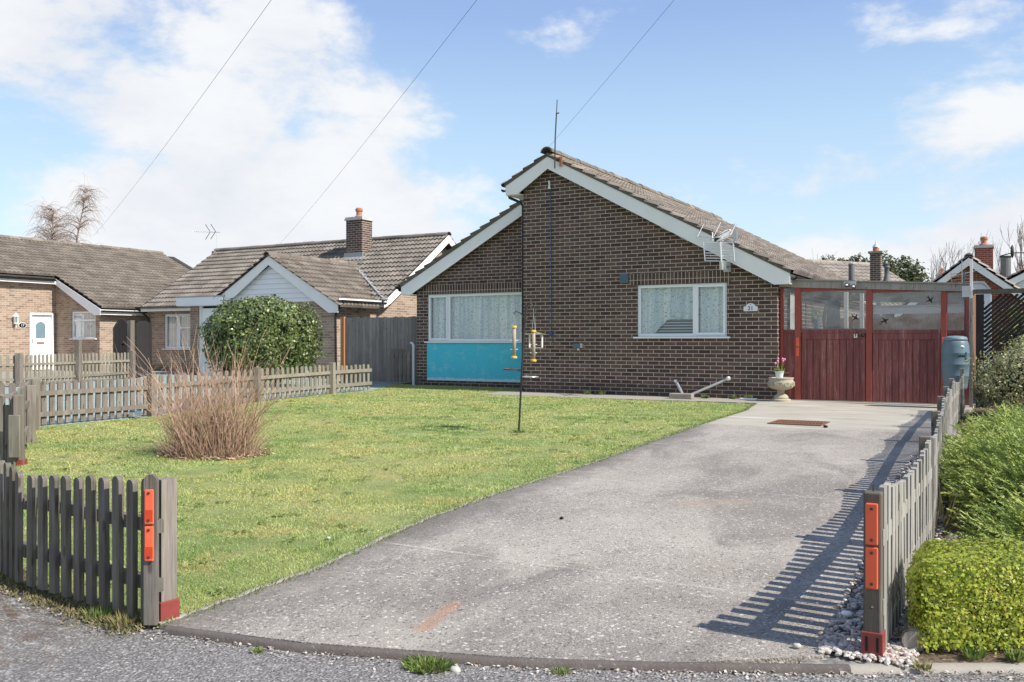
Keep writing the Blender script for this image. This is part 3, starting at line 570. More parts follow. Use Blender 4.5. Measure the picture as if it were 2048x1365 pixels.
# ================================================================== main bungalow
def bungalow():
    H = T('bungalow', 'dark brown brick bungalow with stepped gable, turquoise panel and number 21', 'house', (-4.6, 0, 0))
    X, Nf = (1, 0, 0), (0, -1, 0); Yb = 10.6
    rx, rz = -4.66, 5.02; rs = 2.44; ls = 2.47                   # top-of-tile apex and slopes
    kr = (rz-rs)/(.22-rx); kl = kr
    under = lambda x: rz-.17-abs(x-rx)*kr                       # wall outline below the roof
    win = (-2.74, -.94, 1.165, 2.185)
    b = MB(); b.poly((0, 0, 0), X, Nf, [(-5.32, -.08), (0, -.08), (0, under(0)), (rx, under(rx)), (-5.32, under(-5.32))], [win], .28)
    b.frame((0,0,0), (0,1,0), (1,0,0), .28, Yb, -.28, 0, -.08, under(0)-.02)
    b.frame((0,0,0), (0,1,0), (1,0,0), .28, 1.29+.28, -5.32, -5.06, -.08, under(-5.32)-.02)
    b.build('wall', M['brick_brown'], H)
    w = (-8.71, -5.40, 1.07, 2.205); wl = -9.03
    b = MB(); b.poly((0, 1.29, 0), X, Nf, [(wl, -.08), (-5.325, -.08), (-5.325, under(-5.325)-.02), (wl, under(wl))], [w, (-8.71, -5.40, .13, 1.03)], .28)
    b.frame((0,0,0), (0,1,0), (1,0,0), 1.57, Yb, wl, wl+.28, -.08, under(wl)-.02)
    b.poly((0, Yb, 0), X, (0,1,0), [(wl+.28, -.08), (-.28, -.08), (-.28, under(-.28)), (rx, under(rx)), (wl+.28, under(wl+.28))], [], .2)
    b.build('wing_wall', M['brick_brown'], H)
    b = MB(); b.frame((0,1.29,0), X, Nf, -8.72, -5.34, -.10, .008, .13, 1.04); b.build('rendered_panel', M['turquoise_render'], H)
    soldier(H, (0,1.29,0), X, Nf, -8.86, -5.34, 2.21); soldier(H, (0,0,0), X, Nf, -2.90, -.86, 2.19)
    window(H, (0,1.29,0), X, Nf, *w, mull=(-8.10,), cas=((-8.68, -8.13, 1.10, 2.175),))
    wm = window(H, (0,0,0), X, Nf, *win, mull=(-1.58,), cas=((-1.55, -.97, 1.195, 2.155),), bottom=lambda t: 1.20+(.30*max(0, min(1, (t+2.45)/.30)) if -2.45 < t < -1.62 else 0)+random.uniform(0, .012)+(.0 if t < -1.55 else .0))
    s = MB(); s.frame((0,0,0), X, Nf, -2.45, -1.60, -.19, -.185, 1.2, 1.56); s.build('blind', M['blind'], wm)
    s = MB(); s.beam((-1.40, .15, 1.98), (-1.03, .15, 1.26), .05, .01, Vector((0,1,0))); s.beam((-1.42, .152, 1.98), (-1.54, .152, 1.78), .04, .01, Vector((0,1,0))); s.build('drape_edge', M['petal_white'], wm)
    # roof
    R = MB()
    for x0, x1, y0 in ((rx, .24, -.14), (rx, -5.68, -.14)):     # deck boards under the tiles
        sg = 1 if x1 > x0 else -1
        z1 = rz-.10-abs(x1-rx)*kr; R.poly((0, y0, 0), X, Nf, [(x0, rz-.16), (x1, z1-.06), (x1, z1), (x0, rz-.10)], [], 12-.0 if sg > 0 else 1.25)
    zc = rz-.10-abs(-9.42-rx)*kl; R.poly((0, 1.15, 0), X, Nf, [(rx, rz-.16), (-9.40, zc-.06), (-9.40, zc), (rx, rz-.10)], [], 10.9)
    roof = R.build('roof', M['wood_dark'], H)
    cs = math.cos(math.atan(kr)); sn = math.sin(math.atan(kr)); SLr = (.30-rx)/cs
    tiled('roof_tiles', (rx, -.20, rz-.085), (0,1,0), (cs, 0, -sn), 11.9, SLr, M['tile_main'], roof)
    k0 = lambda s: 0.0 if s*cs < 1.08 else 1.30
    tiled('roof_tiles', (rx, -.20, rz-.085), (0,1,0), (-cs, 0, -sn), 11.9, 4.86/cs, M['tile_main'], roof, a0=k0)
    ridge_tiles('ridge_tiles', (rx, -.22, rz-.01), (rx, 11.75, rz-.01), M['tile_grey'], roof)
    # barge boards
    def barge(nm, xa, xb, y, foot):
        za, zb = (rz-.115-abs(xa-rx)*kr), (rz-.115-abs(xb-rx)*kr); dz = .235
        ol = [(xa, za), (xb, zb), (xb, zb-.19 if foot else zb-dz)]
        if foot: ol += [(xb-.28*(1 if xb > xa else -1), zb-.20)]
        ol += [(xa, za-dz-(.02 if foot else 0))]
        b = MB(); b.poly((0, y, 0), X, Nf, ol, [], .022); o_ = b.build(nm, M['fascia_white'], H); return o_
    barge('barge_board', rx, .26, -.17, True); barge('barge_board', rx, -5.66, -.171, True); barge('barge_board', -5.33, -9.38, 1.12, True)
    def verge(xa, xb, y):                                       # mortar and undercloak between board and tiles
        b = MB(); za, zb = rz-.10-abs(xa-rx)*kr, rz-.10-abs(xb-rx)*kr
        n_ = int(abs(xb-xa)/.13); ol = []
        for i in range(n_+1):
            t = i/n_; ol.append((xa+(xb-xa)*t, za+(zb-za)*t+.055+random.uniform(-.006, .012)))
        ol += [(xb, zb-.02), (xa, za-.02)]; b.poly((0, y, 0), X, Nf, ol, [], .06); b.build('verge_mortar', M['tile_grey'], H)
    verge(rx, .28, -.185); verge(rx, -5.68, -.184); verge(-5.33, -9.40, 1.105)
    # soffits and gutters
    ze = rz-.115-(.24-rx)*kr
    b = MB(); b.box(-.0, .24, -.15, Yb, ze-.20, ze-.185); b.box(.225, .242, -.147, Yb, ze-.185, ze-.02); b.build('soffit', M['fascia_white'], H)
    zf = rz-.115-(-rx-5.66*-1-0)*0
    zl = rz-.115-abs(-5.66-rx)*kr
    b = MB(); b.box(-5.66, -5.32, -.15, 1.27, zl-.20, zl-.185); b.box(-5.662, -5.645, -.148, 1.12, zl-.185, zl-.03); b.build('soffit', M['fascia_white'], H)
    zw = rz-.115-abs(-9.38-rx)*kr
    b = MB(); b.box(-9.38, -9.03, 1.14, Yb, zw-.20, zw-.185); b.box(-9.382, -9.365, 1.141, Yb, zw-.185, zw-.03); b.build('soffit', M['fascia_white'], H)
    gutter('gutter', (.243, -.12, ze-.06), (.243, Yb, ze-.06), H, (1, 0, 0)); gutter('gutter', (-5.663, -.16, zl-.06), (-5.663, 1.1, zl-.06), H, (-1, 0, 0)); gutter('gutter', (-9.383, 1.14, zw-.06), (-9.383, Yb, zw-.06), H, (-1, 0, 0))
    pipe('downpipe', [(-5.71, .02, zl-.12), (-5.68, .03, zl-.22), (-5.42, .05, zl-.34), (-5.358, .05, zl-.42), (-5.358, .05, .02)], H, .030)
    return H
bungalow()
def on_wall_things():
    f = MB(); f.box(-3.10, -2.92, -.05, 0.0, 2.235, 2.425); o = T('vent_cover', 'square blue grey plastic vent cover high on the brick gable left of the window', 'vent cover', (-3.01, 0, 2.235))
    bevel(f.build('cover_box', M['blue_grey'], o), .01); f = MB()
    for i in range(5): f.box(-3.09, -2.93, -.056, -.051, 2.25+i*.03, 2.262+i*.03)
    f.build('louvre', M['blue_grey'], o)
    o = T('floodlight', 'small dark floodlight with pale bulb low on the brick gable wall', 'floodlight', (-4.02, 0, .9)); f = MB(); f.box(-4.11, -3.95, -.11, -.02, .935, 1.03); bevel(f.build('lamp_housing', M['blue_grey'], o), .015)
    MB().lathe((-4.0, -.06, .885), [(.012, 0), (.028, .015), (.028, .04), (.01, .05)], 10).build('sensor', M['pot_white'], o, smooth=True); MB().box(-3.95, -3.90, -.09, 0, .94, 1.03).build('bracket', M['metal_galv'], o)
    # number 21
    o = T('house_number', 'white arched house number plaque reading 21 beside the casement window', 'house number', (-.49, 0, 1.62)); pts = [(-.62, 1.635), (-.36, 1.635), (-.36, 1.72)]
    pts += [(-.49+.13*math.cos(a), 1.72+.0+.085*math.sin(a)) for a in [math.pi*i/10 for i in range(11)]][0:0]
    arc = [(-.36, 1.72), (-.40, 1.725), (-.42, 1.755), (-.45, 1.775), (-.49, 1.785), (-.53, 1.775), (-.56, 1.755), (-.58, 1.725), (-.62, 1.72)]
    MB().poly((0, -.012, 0), (1,0,0), (0,-1,0), [(-.62, 1.635), (-.36, 1.635)]+arc, [], .012).build('plaque', M['plaque_white'], o)
    R_ = Matrix.Rotation(math.pi/2, 3, 'X'); text_mesh('numerals', '21', .105, (-.49, -.015, 1.685), R_, M['letter_black'], o)
    MB().lathe((-.49, -.016, 1.748), [(.001, 0), (.009, .004), (.009, .012), (.001, .016)], 8, 1, .3).build('ornament', M['blue_grey'], o)
    # cables
    tag(MB().tube([(-2.30, -.02, 3.38), (-2.22, -.02, 3.29), (-2.08, -.02, 3.22), (-1.95, -.02, 3.17), (-1.80, -.02, 3.05), (-1.62, -.02, 2.98), (-1.45, -.02, 2.92), (-1.30, -.02, 2.86), (-1.15, -.03, 2.84)], .007, 5).build('white_cable', M['cable_white']), 'thin white cable draped across the upper gable brickwork towards the wall aerial', 'cable')
    tag(MB().tube([(-4.665, -.02, 4.35), (-4.66, -.02, 3.6), (-4.655, -.022, 2.5), (-4.65, -.02, 1.35), (-4.648, -.03, 1.22)], .009, 5).build('washing_line', M['blue_cord']), 'blue cord hanging straight down the brick gable beneath the ridge', 'cord')
    o = T('line_hook', 'blue plastic hook with a tangle of line low on the gable wall', 'hook', (-4.65, 0, 1.1)); MB().box(-4.68, -4.62, -.04, 0, 1.20, 1.27).build('hook_plate', M['blue_cord'], o)
    MB().tube([(-4.66, -.04, 1.2), (-4.60, -.05, 1.15), (-4.62, -.05, 1.08), (-4.58, -.05, 1.06)], .008, 5).build('line_end', M['blue_cord'], o)
    o = T('wall_pulley', 'small white pulley high under the gable apex', 'pulley', (-4.69, 0, 4.25)); MB().tube([(-4.69, -.04, 4.42), (-4.67, -.05, 4.34), (-4.69, -.05, 4.25)], .02, 6).build('pulley_body', M['petal_white'], o); MB().lathe((-4.67, -.05, 4.25), [(.02, 0), (.03, .02), (.02, .04)], 8).build('pulley_wheel', M['petal_white'], o)
    # barge board aerial mast
    o = T('mast_aerial', 'tall thin dark whip aerial clamped to the barge board near the ridge', 'aerial', (-4.42, -.2, 4.5))
    MB().tube([(-4.44, -.26, 4.62), (-4.43, -.26, 5.25), (-4.40, -.26, 5.75)], .014, 6).build('mast', M['metal_dark'], o); MB().tube([(-4.40, -.26, 5.75), (-4.385, -.26, 6.02)], .009, 6).build('whip', M['metal_dark'], o)
    MB().beam((-4.41, -.26, 5.74), (-4.34, -.26, 5.745), .015, .02).build('side_stub', M['metal_dark'], o); MB().box(-4.47, -4.33, -.255, -.195, 4.80, 4.84).build('clamp', M['rust'], o)
    tag(MB().box(-4.36, -4.30, -.215, -.194, 4.66, 4.86).build('wooden_pack', M['terracotta']), 'small rusty coloured block fixed on the barge board beside the mast', 'block')
    # wall aerial
    o = T('tv_aerial', 'silver grid television aerial on a bent wall pole at the right of the gable', 'television aerial', (-.90, -.1, 2.3)); Y = -.34
    MB().tube([(-.93, Y+.04, 2.40), (-.94, Y, 2.55), (-.97, Y, 2.98)], .017, 8).build('pole', M['metal_alu'], o); b = MB(); b.box(-.99, -.86, -.31, -.285, 2.40, 2.56); b.box(-.96, -.90, -.30, 0, 2.45, 2.49); b.box(-1.0, -.86, -.02, 0, 2.38, 2.58); b.build('bracket', M['metal_galv'], o)
    def grid(cx, cz, w, h, sl, n, y, nm, wd=.008):
        b = MB()
        for i in range(n): z = cz-h/2+h*i/(n-1); b.tube([(cx-w/2, y, z+sl*w/2), (cx+w/2, y, z-sl*w/2)], wd, 5)
        for s in (-1, 1): b.tube([(cx+s*w/2-s*.015*0, y, cz-h/2-s*sl*w/2), (cx+s*w/2-.03, y, cz+h/2-s*sl*w/2)], wd*1.3, 5)
        b.build(nm, M['metal_alu'], o)
    grid(-.985, 2.735, .56, .34, .07, 8, Y+.04, 'reflector_grid')
    b = MB()
    for s in (-.30, .02, .33): b.tube([(-1.12+s, Y+.05, 3.03), (-1.03+s, Y+.18, 3.30)], .010, 5)
    b.tube([(-1.34, Y+.17, 3.29), (-.70, Y+.17, 3.24)], .006, 5); b.tube([(-1.40, Y+.05, 3.05), (-.92, Y+.05, 2.98)], .006, 5); b.build('upper_reflector', M['metal_galv'], o)
    b = MB(); b.tube([(-1.15, Y, 2.965), (-.62, Y-.55, 3.06)], .012, 6); b.tube([(-1.0, Y, 2.96), (-.55, Y-.40, 2.98)], .010, 6); b.tube([(-1.0, Y, 2.94), (-.55, Y-.45, 2.85)], .009, 6); b.build('boom', M['metal_alu'], o)
    b = MB()
    for i in range(9):
        t = .1+i*.1; p = Vector((-1.0, Y, 2.965)).lerp(Vector((-.62, Y-.55, 3.05)), t)
        b.tube([p+Vector((-.06, -.04, .02)), p+Vector((.06, .04, .02))], .006, 4); b.tube([p+Vector((-.05, -.03, -.05)), p+Vector((.05, .03, -.05))], .006, 4)
    b.build('director_rods', M['metal_alu'], o); b = MB(); b.box(-.60, -.53, Y-.44, Y-.42, 2.83, 3.06); b.build('end_plate', M['metal_galv'], o); MB().box(-1.06, -.95, Y-.06, Y+.0, 2.92, 2.99).build('junction_box', M['metal_dark'], o); MB().tube([(-1.11, Y, 2.92), (-1.11, Y, 3.10)], .013, 6).build('reflector_post', M['petal_white'], o)
    # galvanised struts on a block
    o = T('prop_stand', 'pair of galvanised prop tubes leaning in a V behind a concrete block', 'metal props', (-1.6, -.3, 0)); MB().tube([(-1.90, -.10, .30), (-1.66, -.36, .03)], .028, 10).build('tube', M['metal_galv'], o); MB().tube([(-.90, -.06, .37), (-1.62, -.32, .03)], .026, 10).build('tube', M['metal_galv'], o)
    MB().lathe((-.89, -.08, .345), [(.035, 0), (.045, .02), (.045, .05), (.03, .07)], 10).build('end_fitting', M['metal_alu'], o); MB().lathe((-1.91, -.10, .285), [(.03, 0), (.04, .02), (.03, .05)], 10).build('end_fitting', M['metal_alu'], o)
    b = MB().box(-1.86, -1.42, -.62, -.46, 0.002, .10); tag(bevel(b.build('concrete_block', M['concrete_block']), .015), 'rough concrete block lying on the path below the gable window', 'block')
    tag(bevel(MB().box(-.62, -.30, -.32, -.24, .002, .035).build('white_offcut', M['petal_white']), .006), 'white strip lying on the path by the wall corner', 'offcut')
on_wall_things()
# ================================================================== carport front
plain('flue_grey', (.16,.16,.16), .6, var=.25)
def carport():
    C = T('carport_front', 'weathered red timber car port gates with glazed top and grey roof beam', 'car port', (1.5, .18, 0)); Y = .18; X, Nf = (1,0,0), (0,-1,0)
    def bx(nm, mat, *bb, par=C, bv=.006):
        b = MB()
        for q in bb: b.box(*q)
        o_ = b.build(nm, M[mat], par)
        if bv: bevel(o_, bv)
        return o_
    zt = 2.03
    bx('post', 'red_paint', (.012, .065, Y-.03, Y+.07, 0, 2.05)); bx('post', 'red_paint', (.275, .385, Y-.05, Y+.06, 0, 2.05)); bx('post', 'red_paint', (1.505, 1.605, Y-.05, Y+.06, 0, 2.02)); bx('post', 'red_paint', (2.695, 2.79, Y-.05, Y+.06, 0, 1.98)); bx('post', 'red_stain', (3.05, 3.13, Y-.04, Y+.08, 0, 1.92))
    bx('top_rail', 'red_paint', (.385, 1.505, Y-.03, Y+.04, 1.98, 2.05), (1.605, 2.695, Y-.03, Y+.04, 1.93, 2.0), (2.79, 3.05, Y-.03, Y+.04, 1.90, 1.96)); bx('mid_rail', 'red_stain', (.385, 1.505, Y-.045, Y+.04, 1.225, 1.285), (1.605, 2.695, Y-.045, Y+.04, 1.215, 1.275), (2.79, 3.05, Y-.03, Y+.04, 1.20, 1.26), (.065, .275, Y-.03, Y+.04, 1.23, 1.29))
    # sloping roof beam
    b = MB(); b.poly((0, Y-.08, 0), X, Nf, [(-.02, 2.075), (3.16, 1.905), (3.16, 2.02), (-.02, 2.20)], [], .05); b.build('fascia_beam', M['wood_silver'], C)
    b = MB(); b.poly((0, Y-.11, 0), X, Nf, [(.2, 2.19), (3.18, 2.022), (3.18, 2.045), (.2, 2.215)], [], .10); b.build('beam_capping', M['wood_silver'], C)
    # corrugated clear roof
    V = []; F = []; n = 120
    for i in range(n+1):
        x = .02+3.12*i/n; z = 2.17-(x-.02)*.054+.012*math.sin(x*80); V += [(x, Y+.02, z), (x, 6.0, z+.10)]
    F = [(2*i, 2*i+2, 2*i+3, 2*i+1) for i in range(n)]; MB().add(V, F).build('roof_sheet', M['clear_sheet'], C)
    b = MB()
    for y in (1.5, 3.0, 4.5, 5.95): b.poly((0, y, 0), X, Nf, [(.02, 2.05), (3.14, 1.90), (3.14, 1.98), (.02, 2.13)], [], .05)
    b.build('rafter', M['wood_brownish'], C)
    # panes
    for a, b_, c, d in ((.065, .275, 1.29, 2.05), (.385, 1.505, 1.285, 1.985), (1.605, 2.695, 1.275, 1.935), (2.79, 3.05, 1.26, 1.90)):
        MB().box(a, b_, Y+.0, Y+.005, c, d).build('pane', M['sheet_glass'], C)
    # gates
    def gate(a, b_, z1, lab=None):
        g_ = MB(); g_.box(a, b_, Y-.02, Y+.02, .02, z1); fr = g_.build('gate', M['red_stain'], C)
        if lab: fr['label'] = lab
        t = MB(); t.box(a, b_, Y-.045, Y-.021, z1-.11, z1); t.box(a, a+.09, Y-.044, Y-.0215, .02, z1-.11); t.box(b_-.09, b_, Y-.044, Y-.0215, .02, z1-.11); bevel(t.build('frame', M['red_stain'], fr), .005)
        p = MB(); n = 8; w = (b_-a-.18)/n
        for i in range(n): p.box(a+.09+i*w+.004, a+.09+(i+1)*w-.004, Y-.036, Y-.022, .02, z1-.112)
        bevel(p.build('boards', M['red_stain'], fr), .004, 1); return fr
    g1 = gate(.40, 1.495, 1.222); g2 = gate(1.615, 2.685, 1.212)
    MB().box(.066, .274, Y-.01, Y+.02, 0, 1.228).build('side_panel', M['red_stain'], C); MB().box(2.791, 3.049, Y-.01, Y+.02, 0, 1.198).build('side_panel', M['red_stain'], C)
    b = MB(); b.box(1.305, 1.32, Y-.06, Y-.045, 1.15, 1.205); b.box(1.345, 1.36, Y-.06, Y-.045, 1.15, 1.205); b.box(1.305, 1.36, Y-.0605, Y-.0455, 1.14, 1.155); b.build('letter_mark', M['petal_white'], g1)
    MB().lathe((1.455, Y-.06, 1.15), [(.01, 0), (.035, .02), (.035, .05), (.01, .07)], 12).build('handle', M['metal_dark'], g1); MB().box(1.36, 1.44, Y-.052, Y-.045, 1.165, 1.18).build('latch', M['metal_dark'], g1)
    for x in (.332, 2.742):
        for i, z in enumerate((.98, .80)):
            if x > 1 and i: continue
            q = bevel(MB().box(x-.03, x+.03, Y-.062, Y-.05, z, z+.165).build('reflector', M['orange_plastic'], C), .006)
    # bird silhouettes stuck on the glass
    def bird(cx, cz, s, rot, col='letter_black'):
        pts = [(1, 0), (.55, .14), (.35, .20), (-.15, 1.0), (.02, .22), (-.3, .12), (-.95, .32), (-.55, 0), (-.95, -.22), (-.3, -.1), (.02, -.16), (-.10, -.95), (.32, -.18), (.6, -.12)]
        c_, s_ = math.cos(rot), math.sin(rot); P_ = [(cx+s*(x*c_-y*s_), cz+s*(x*s_+y*c_)) for x, y in pts]
        MB().poly((0, Y-.003, 0), X, Nf, P_, [], .002).build('bird_sticker', M[col], C)
    bird(1.31, 1.50, .085, -.6); bird(1.80, 1.43, .085, .5); bird(2.52, 1.79, .085, -1.0)
    MB().box(.02, 2.9, Y-.06, Y+.05, .0, .018).build('threshold', M['path_concrete'], C)
    # inside
    b = MB(); b.box(3.08, 3.12, .25, 6, 0, 1.95); b.build('side_boarding', M['wood_fence_brown'], C)
    b = MB()
    for i in range(26): b.box(.0+i*.12, .0+i*.12+.112, 6.06, 6.09, 0, 1.62+.02*(i % 3))
    b.build('back_boarding', M['wood_fence_brown'], C)
    o = T('potted_plant', 'leafy plant in a blue grey pot on the sill behind the gate glazing', 'potted plant', (.62, .35, 1.31)); MB().lathe((.62, .35, 1.31), [(.05, 0), (.075, .14), (.085, .16), (.085, .18)], 16).build('pot', M['pot_blue'], o, smooth=False); P_, d = crown((.62, .35, 1.58), (.10, .08, .12), 160, 3); leaves('foliage', P_, d, .05, .5, M['leaf_laurel'], o)
    MB().box(.40, 1.48, .17, .45, 1.27, 1.305).build('inner_shelf', M['wood_silver'], C)
    for i, x in enumerate((.92, 1.10)):
        t = T('white_post', ('white inner post nearer the brick wall behind the glazing', 'white inner post standing farther right behind the glazing')[i], 'post', (x, 1.4+i*.7, 0)); MB().box(x, x+.07, 1.4+i*.7, 1.47+i*.7, 0, 2.02).build('shaft', M['petal_white'], t)
        MB().box(x-.02, x+.09, 1.38+i*.7, 1.49+i*.7, 0, .1).build('foot', M['petal_white'], t)
    t = T('side_curtain', 'pale curtain hanging at the side window inside the car port', 'curtain', (.05, .8, .9)); V = []
    for i in range(40): y = .75+.5*i/39; V += [(.06+.015*math.sin(i*1.1), y, 1.28), (.06+.015*math.sin(i*1.1), y, 1.98)]
    MB().add(V, [(2*i, 2*i+2, 2*i+3, 2*i+1) for i in range(39)]).build('cloth', M['plain_curtain'], t); MB().tube([(.06, .7, 1.99), (.06, 1.3, 1.99)], .012, 6).build('rail', M['metal_galv'], t)
    t = T('hanging_coat', 'dark coat hanging from a rafter inside the car port', 'coat', (.75, 1.6, 1.2)); MB().lathe((.72, 1.45, 1.22), [(.10, 0), (.13, .15), (.12, .45), (.14, .6), (.05, .70), (.02, .73)], 14, 1, .4).build('coat_body', M['dark_room'], t, smooth=True); MB().tube([(.60, 1.42, 1.80), (.55, 1.40, 1.5), (.58, 1.38, 1.30)], .035, 8).build('sleeve', M['dark_room'], t)
    t = T('white_board', 'white panelled shed roof edge seen through the gate glazing', 'board', (2.2, 5.5, 1.4)); MB().box(.9, 3.0, 5.4, 5.45, 1.70, 1.86).build('board_face', M['white_pipe'], t); MB().box(.9, 3.0, 5.38, 5.47, 1.86, 1.89).build('board_cap', M['metal_galv'], t)
    # things on top of the beam
    t = T('flue_pipe', 'dark grey flue pipe standing behind the car port roof', 'flue pipe', (.90, 2.4, 2.1)); MB().tube([(.90, 2.4, 2.0), (.90, 2.4, 2.62)], .06, 14).build('flue', M['flue_grey'], t); MB().tube([(.90, 2.4, 2.62), (.90, 2.4, 2.64)], .068, 14).build('cap', M['metal_galv'], t); MB().tube([(.90+.05*math.cos(a), 2.4, 2.70+.05*math.sin(a)) for a in [2*math.pi*i/14 for i in range(15)]], .008, 5).build('wire_loop', M['metal_galv'], t)
    t = T('vent_stack', 'grey bottle shaped vent cowl on the low roof by the beam', 'vent', (1.66, 1.6, 2.05)); MB().lathe((1.66, 1.6, 2.0), [(.11, 0), (.10, .12), (.06, .26), (.045, .32), (.045, .46), (.055, .47), (.055, .50)], 14).build('cowl', M['flue_grey'], t, smooth=True); MB().lathe((1.66, 1.6, 2.5), [(.05, 0), (.05, .02), (.01, .05)], 10).build('cap', M['metal_dark'], t)
    t = T('lamp_cluster', 'small cluster of two round lamps on the car port beam', 'lamp', (1.24, .0, 2.1)); f = MB(); f.lathe((1.22, -.06, 2.03), [(.02, 0), (.045, .02), (.045, .05), (.02, .08)], 12); f.lathe((1.33, -.06, 2.00), [(.02, 0), (.04, .02), (.04, .05), (.02, .07)], 12); f.build('lamp_head', M['metal_dark'], t); MB().lathe((1.22, -.105, 2.05), [(.02, 0), (.025, .015), (.01, .03)], 10).build('lens', M['petal_white'], t); MB().lathe((1.33, -.10, 2.02), [(.02, 0), (.025, .015), (.01, .03)], 10).build('lens', M['petal_white'], t); MB().box(1.16, 1.36, -.03, .01, 2.06, 2.13).build('mounting', M['metal_galv'], t)
carport()
# ================================================================== neighbours
def barge_x(parent, o, u, n, pts, mat='fascia_white', t=.022, name='barge_board'):
    MB().poly(o, u, n, pts, [], t).build(name, M[mat], parent)
def simple_window(par, o, u, n, a, b_, c, d, **k): return window(par, o, u, n, a, b_, c, d, **k)
def chimney(par, x, y, z0, z1, w, d, mat, pot=1, name='chimney'):
    c = MB(); c.box(x-w/2, x+w/2, y-d/2, y+d/2, z0, z1-.12); ch = c.build(name, M[mat], par)
    k = MB(); k.box(x-w/2-.04, x+w/2+.04, y-d/2-.04, y+d/2+.04, z1-.119, z1-.05); k.box(x-w/2-.02, x+w/2+.02, y-d/2-.02, y+d/2+.02, z1-.049, z1-.005); k.build('chimney_cap', M['render_old'], ch)
    if pot: MB().lathe((x, y, z1-.004), [(.15, 0), (.14, .05), (.10, .08), (.10, .20), (.13, .23), (.13, .30), (.09, .34)], 14).build('chimney_pot', M['terracotta'], ch)
    return ch
def house19():
    H = T('neighbour_bungalow', 'buff brick bungalow with white clad front gable and chimney behind the big bush', 'house', (-18.4, 5.4, 0)); X, Nf, E_ = (1,0,0), (0,-1,0), (1,0,0)
    yr, hr, ye, he = 8.53, 4.66, 5.12, 2.36; k = (hr-he)/(yr-ye); xr = -13.13; xl = -24.35
    win = (-23.3, -21.85, .80, 2.05)
    b = MB(); b.poly((0, 5.45, 0), X, Nf, [(xl+.1, -.08), (xr-.2, -.08), (xr-.2, 2.35), (xl+.1, 2.35)], [win], .25)
    b.poly((xr-.12, 0, 0), (0,1,0), (1,0,0), [(3.42, -.08), (11.6, -.08), (11.6, 2.4), (yr, hr-.2), (5.45, 2.35), (3.42, 2.25)], [], .25)
    b.poly((0, 3.2, 0), X, Nf, [(-17.1, -.08), (xr-.12, -.08), (xr-.12, 2.24), (-17.1, 2.24)], [], .22); b.box(-19.32, -18.97, 3.2, 5.4, -.08, 2.2); b.build('wall', M['brick_buff'], H)
    simple_window(H, (0, 5.45, 0), X, Nf, *win, mull=(-22.58,), cas=((-23.27, -22.61, .83, 2.02), (-22.55, -21.88, .83, 1.58)), curtain='plain_curtain', gm='dull_glass')
    # clad gable
    ax, az = -15.73, 3.62; kf = .56
    V = [(-17.75, 2.25), (xr+.05, 2.20), (ax, az-.15)]
    b = MB(); b.poly((0, 3.19, 0), X, Nf, [(-17.9, 2.24), (xr-.1, 2.24), (ax, az-.22)], [], .04); g_ = b.build('gable_cladding', M['clad_white'], H)
    ln = MB()
    for i in range(8):
        z = 2.34+i*.15; hw = (az-.24-z)/kf
        if hw > .05: ln.box(max(ax-hw, -17.9), min(ax+hw, xr-.1), 3.145, 3.150, z, z+.012)
    ln.build('cladding_joint', M['metal_galv'], g_)
    for s, xe in ((1, xr+.10), (-1, -17.85)):
        z1 = az-abs(xe-ax)*kf; barge_x(H, (0, 3.02, 0), X, Nf, [(ax, az), (xe, z1), (xe, z1-.22), (xe-.35*s, z1-.22), (ax, az-.26)])
    cap = MB(); cap.box(-19.72, -17.55, 2.95, 5.15, 2.46, 2.50); cap.build('porch_roof', M['lead'], H); f = MB(); f.box(-19.70, -17.6, 2.96, 2.985, 2.20, 2.46); f.box(-19.70, -19.67, 2.986, 5.1, 2.2, 2.46); f.box(-19.67, -17.6, 2.99, 5.1, 2.19, 2.20); f.build('porch_fascia', M['clad_white'], H)
    d = MB(); d.box(-18.86, -17.96, 3.28, 3.33, 0, 2.12); dr = bevel(d.build('door', M['upvc_white'], H), .01); d = MB(); d.box(-18.96, -18.865, 3.25, 3.34, 0, 2.19); d.box(-17.955, -17.87, 3.25, 3.34, 0, 2.19); d.build('door_frame', M['upvc_white'], dr); MB().poly((0, 3.275, 0), (1,0,0), (0,-1,0), [(-18.4+.22*math.cos(a), 1.6+.26*math.sin(a)) for a in [2*math.pi*i/20 for i in range(20)]], [], .004).build('pane', M['pot_white'], dr)
    MB().box(-17.87, -17.1, 3.25, 3.35, -.05, 2.2).build('side_panel', M['brick_buff'], H)
    # main roof
    cs = math.cos(math.atan(k)); sn = math.sin(math.atan(k)); SL = (yr-ye+.1)/cs
    R = MB(); R.poly((xr+.05, 0, 0), (0,1,0), (1,0,0), [(ye, he-.06), (yr, hr-.12), (12.0, hr-.12-(12.0-yr)*k), (12.0, hr-.18-(12.0-yr)*k), (yr, hr-.19), (ye, he-.13)], [], abs(xr-xl)); roof = R.build('roof', M['wood_dark'], H)
    Lr = xr+.18-xl
    vyx = lambda s: None
    # right of the front gable the valley cuts the main slope: tiles to the right of ax lie under the gable roof, harmless overlap
    tiled('roof_tiles', (xl, yr, hr-.03), (1,0,0), (0,-cs,-sn), Lr, SL, M['tile_grey'], roof, a0=lambda s: .35-.0*s, a1=lambda s: Lr)
    tiled('roof_tiles', (xl, yr, hr-.03), (1,0,0), (0,cs,-sn), Lr, SL, M['tile_grey'], roof)
    ridge_tiles('ridge_tiles', (xl+.3, yr, hr+.02), (xr+.2, yr, hr+.02), M['tile_grey'], roof)
    barge_x(H, (xr+.20, 0, 0), (0,1,0), (1,0,0), [(ye-.1, he-.10), (yr, hr-.02), (12.0, hr-.02-(12.0-yr)*k), (12.0, hr-.26-(12.0-yr)*k), (yr, hr-.27), (ye+.25, he-.12), (ye-.1, he-.28)])
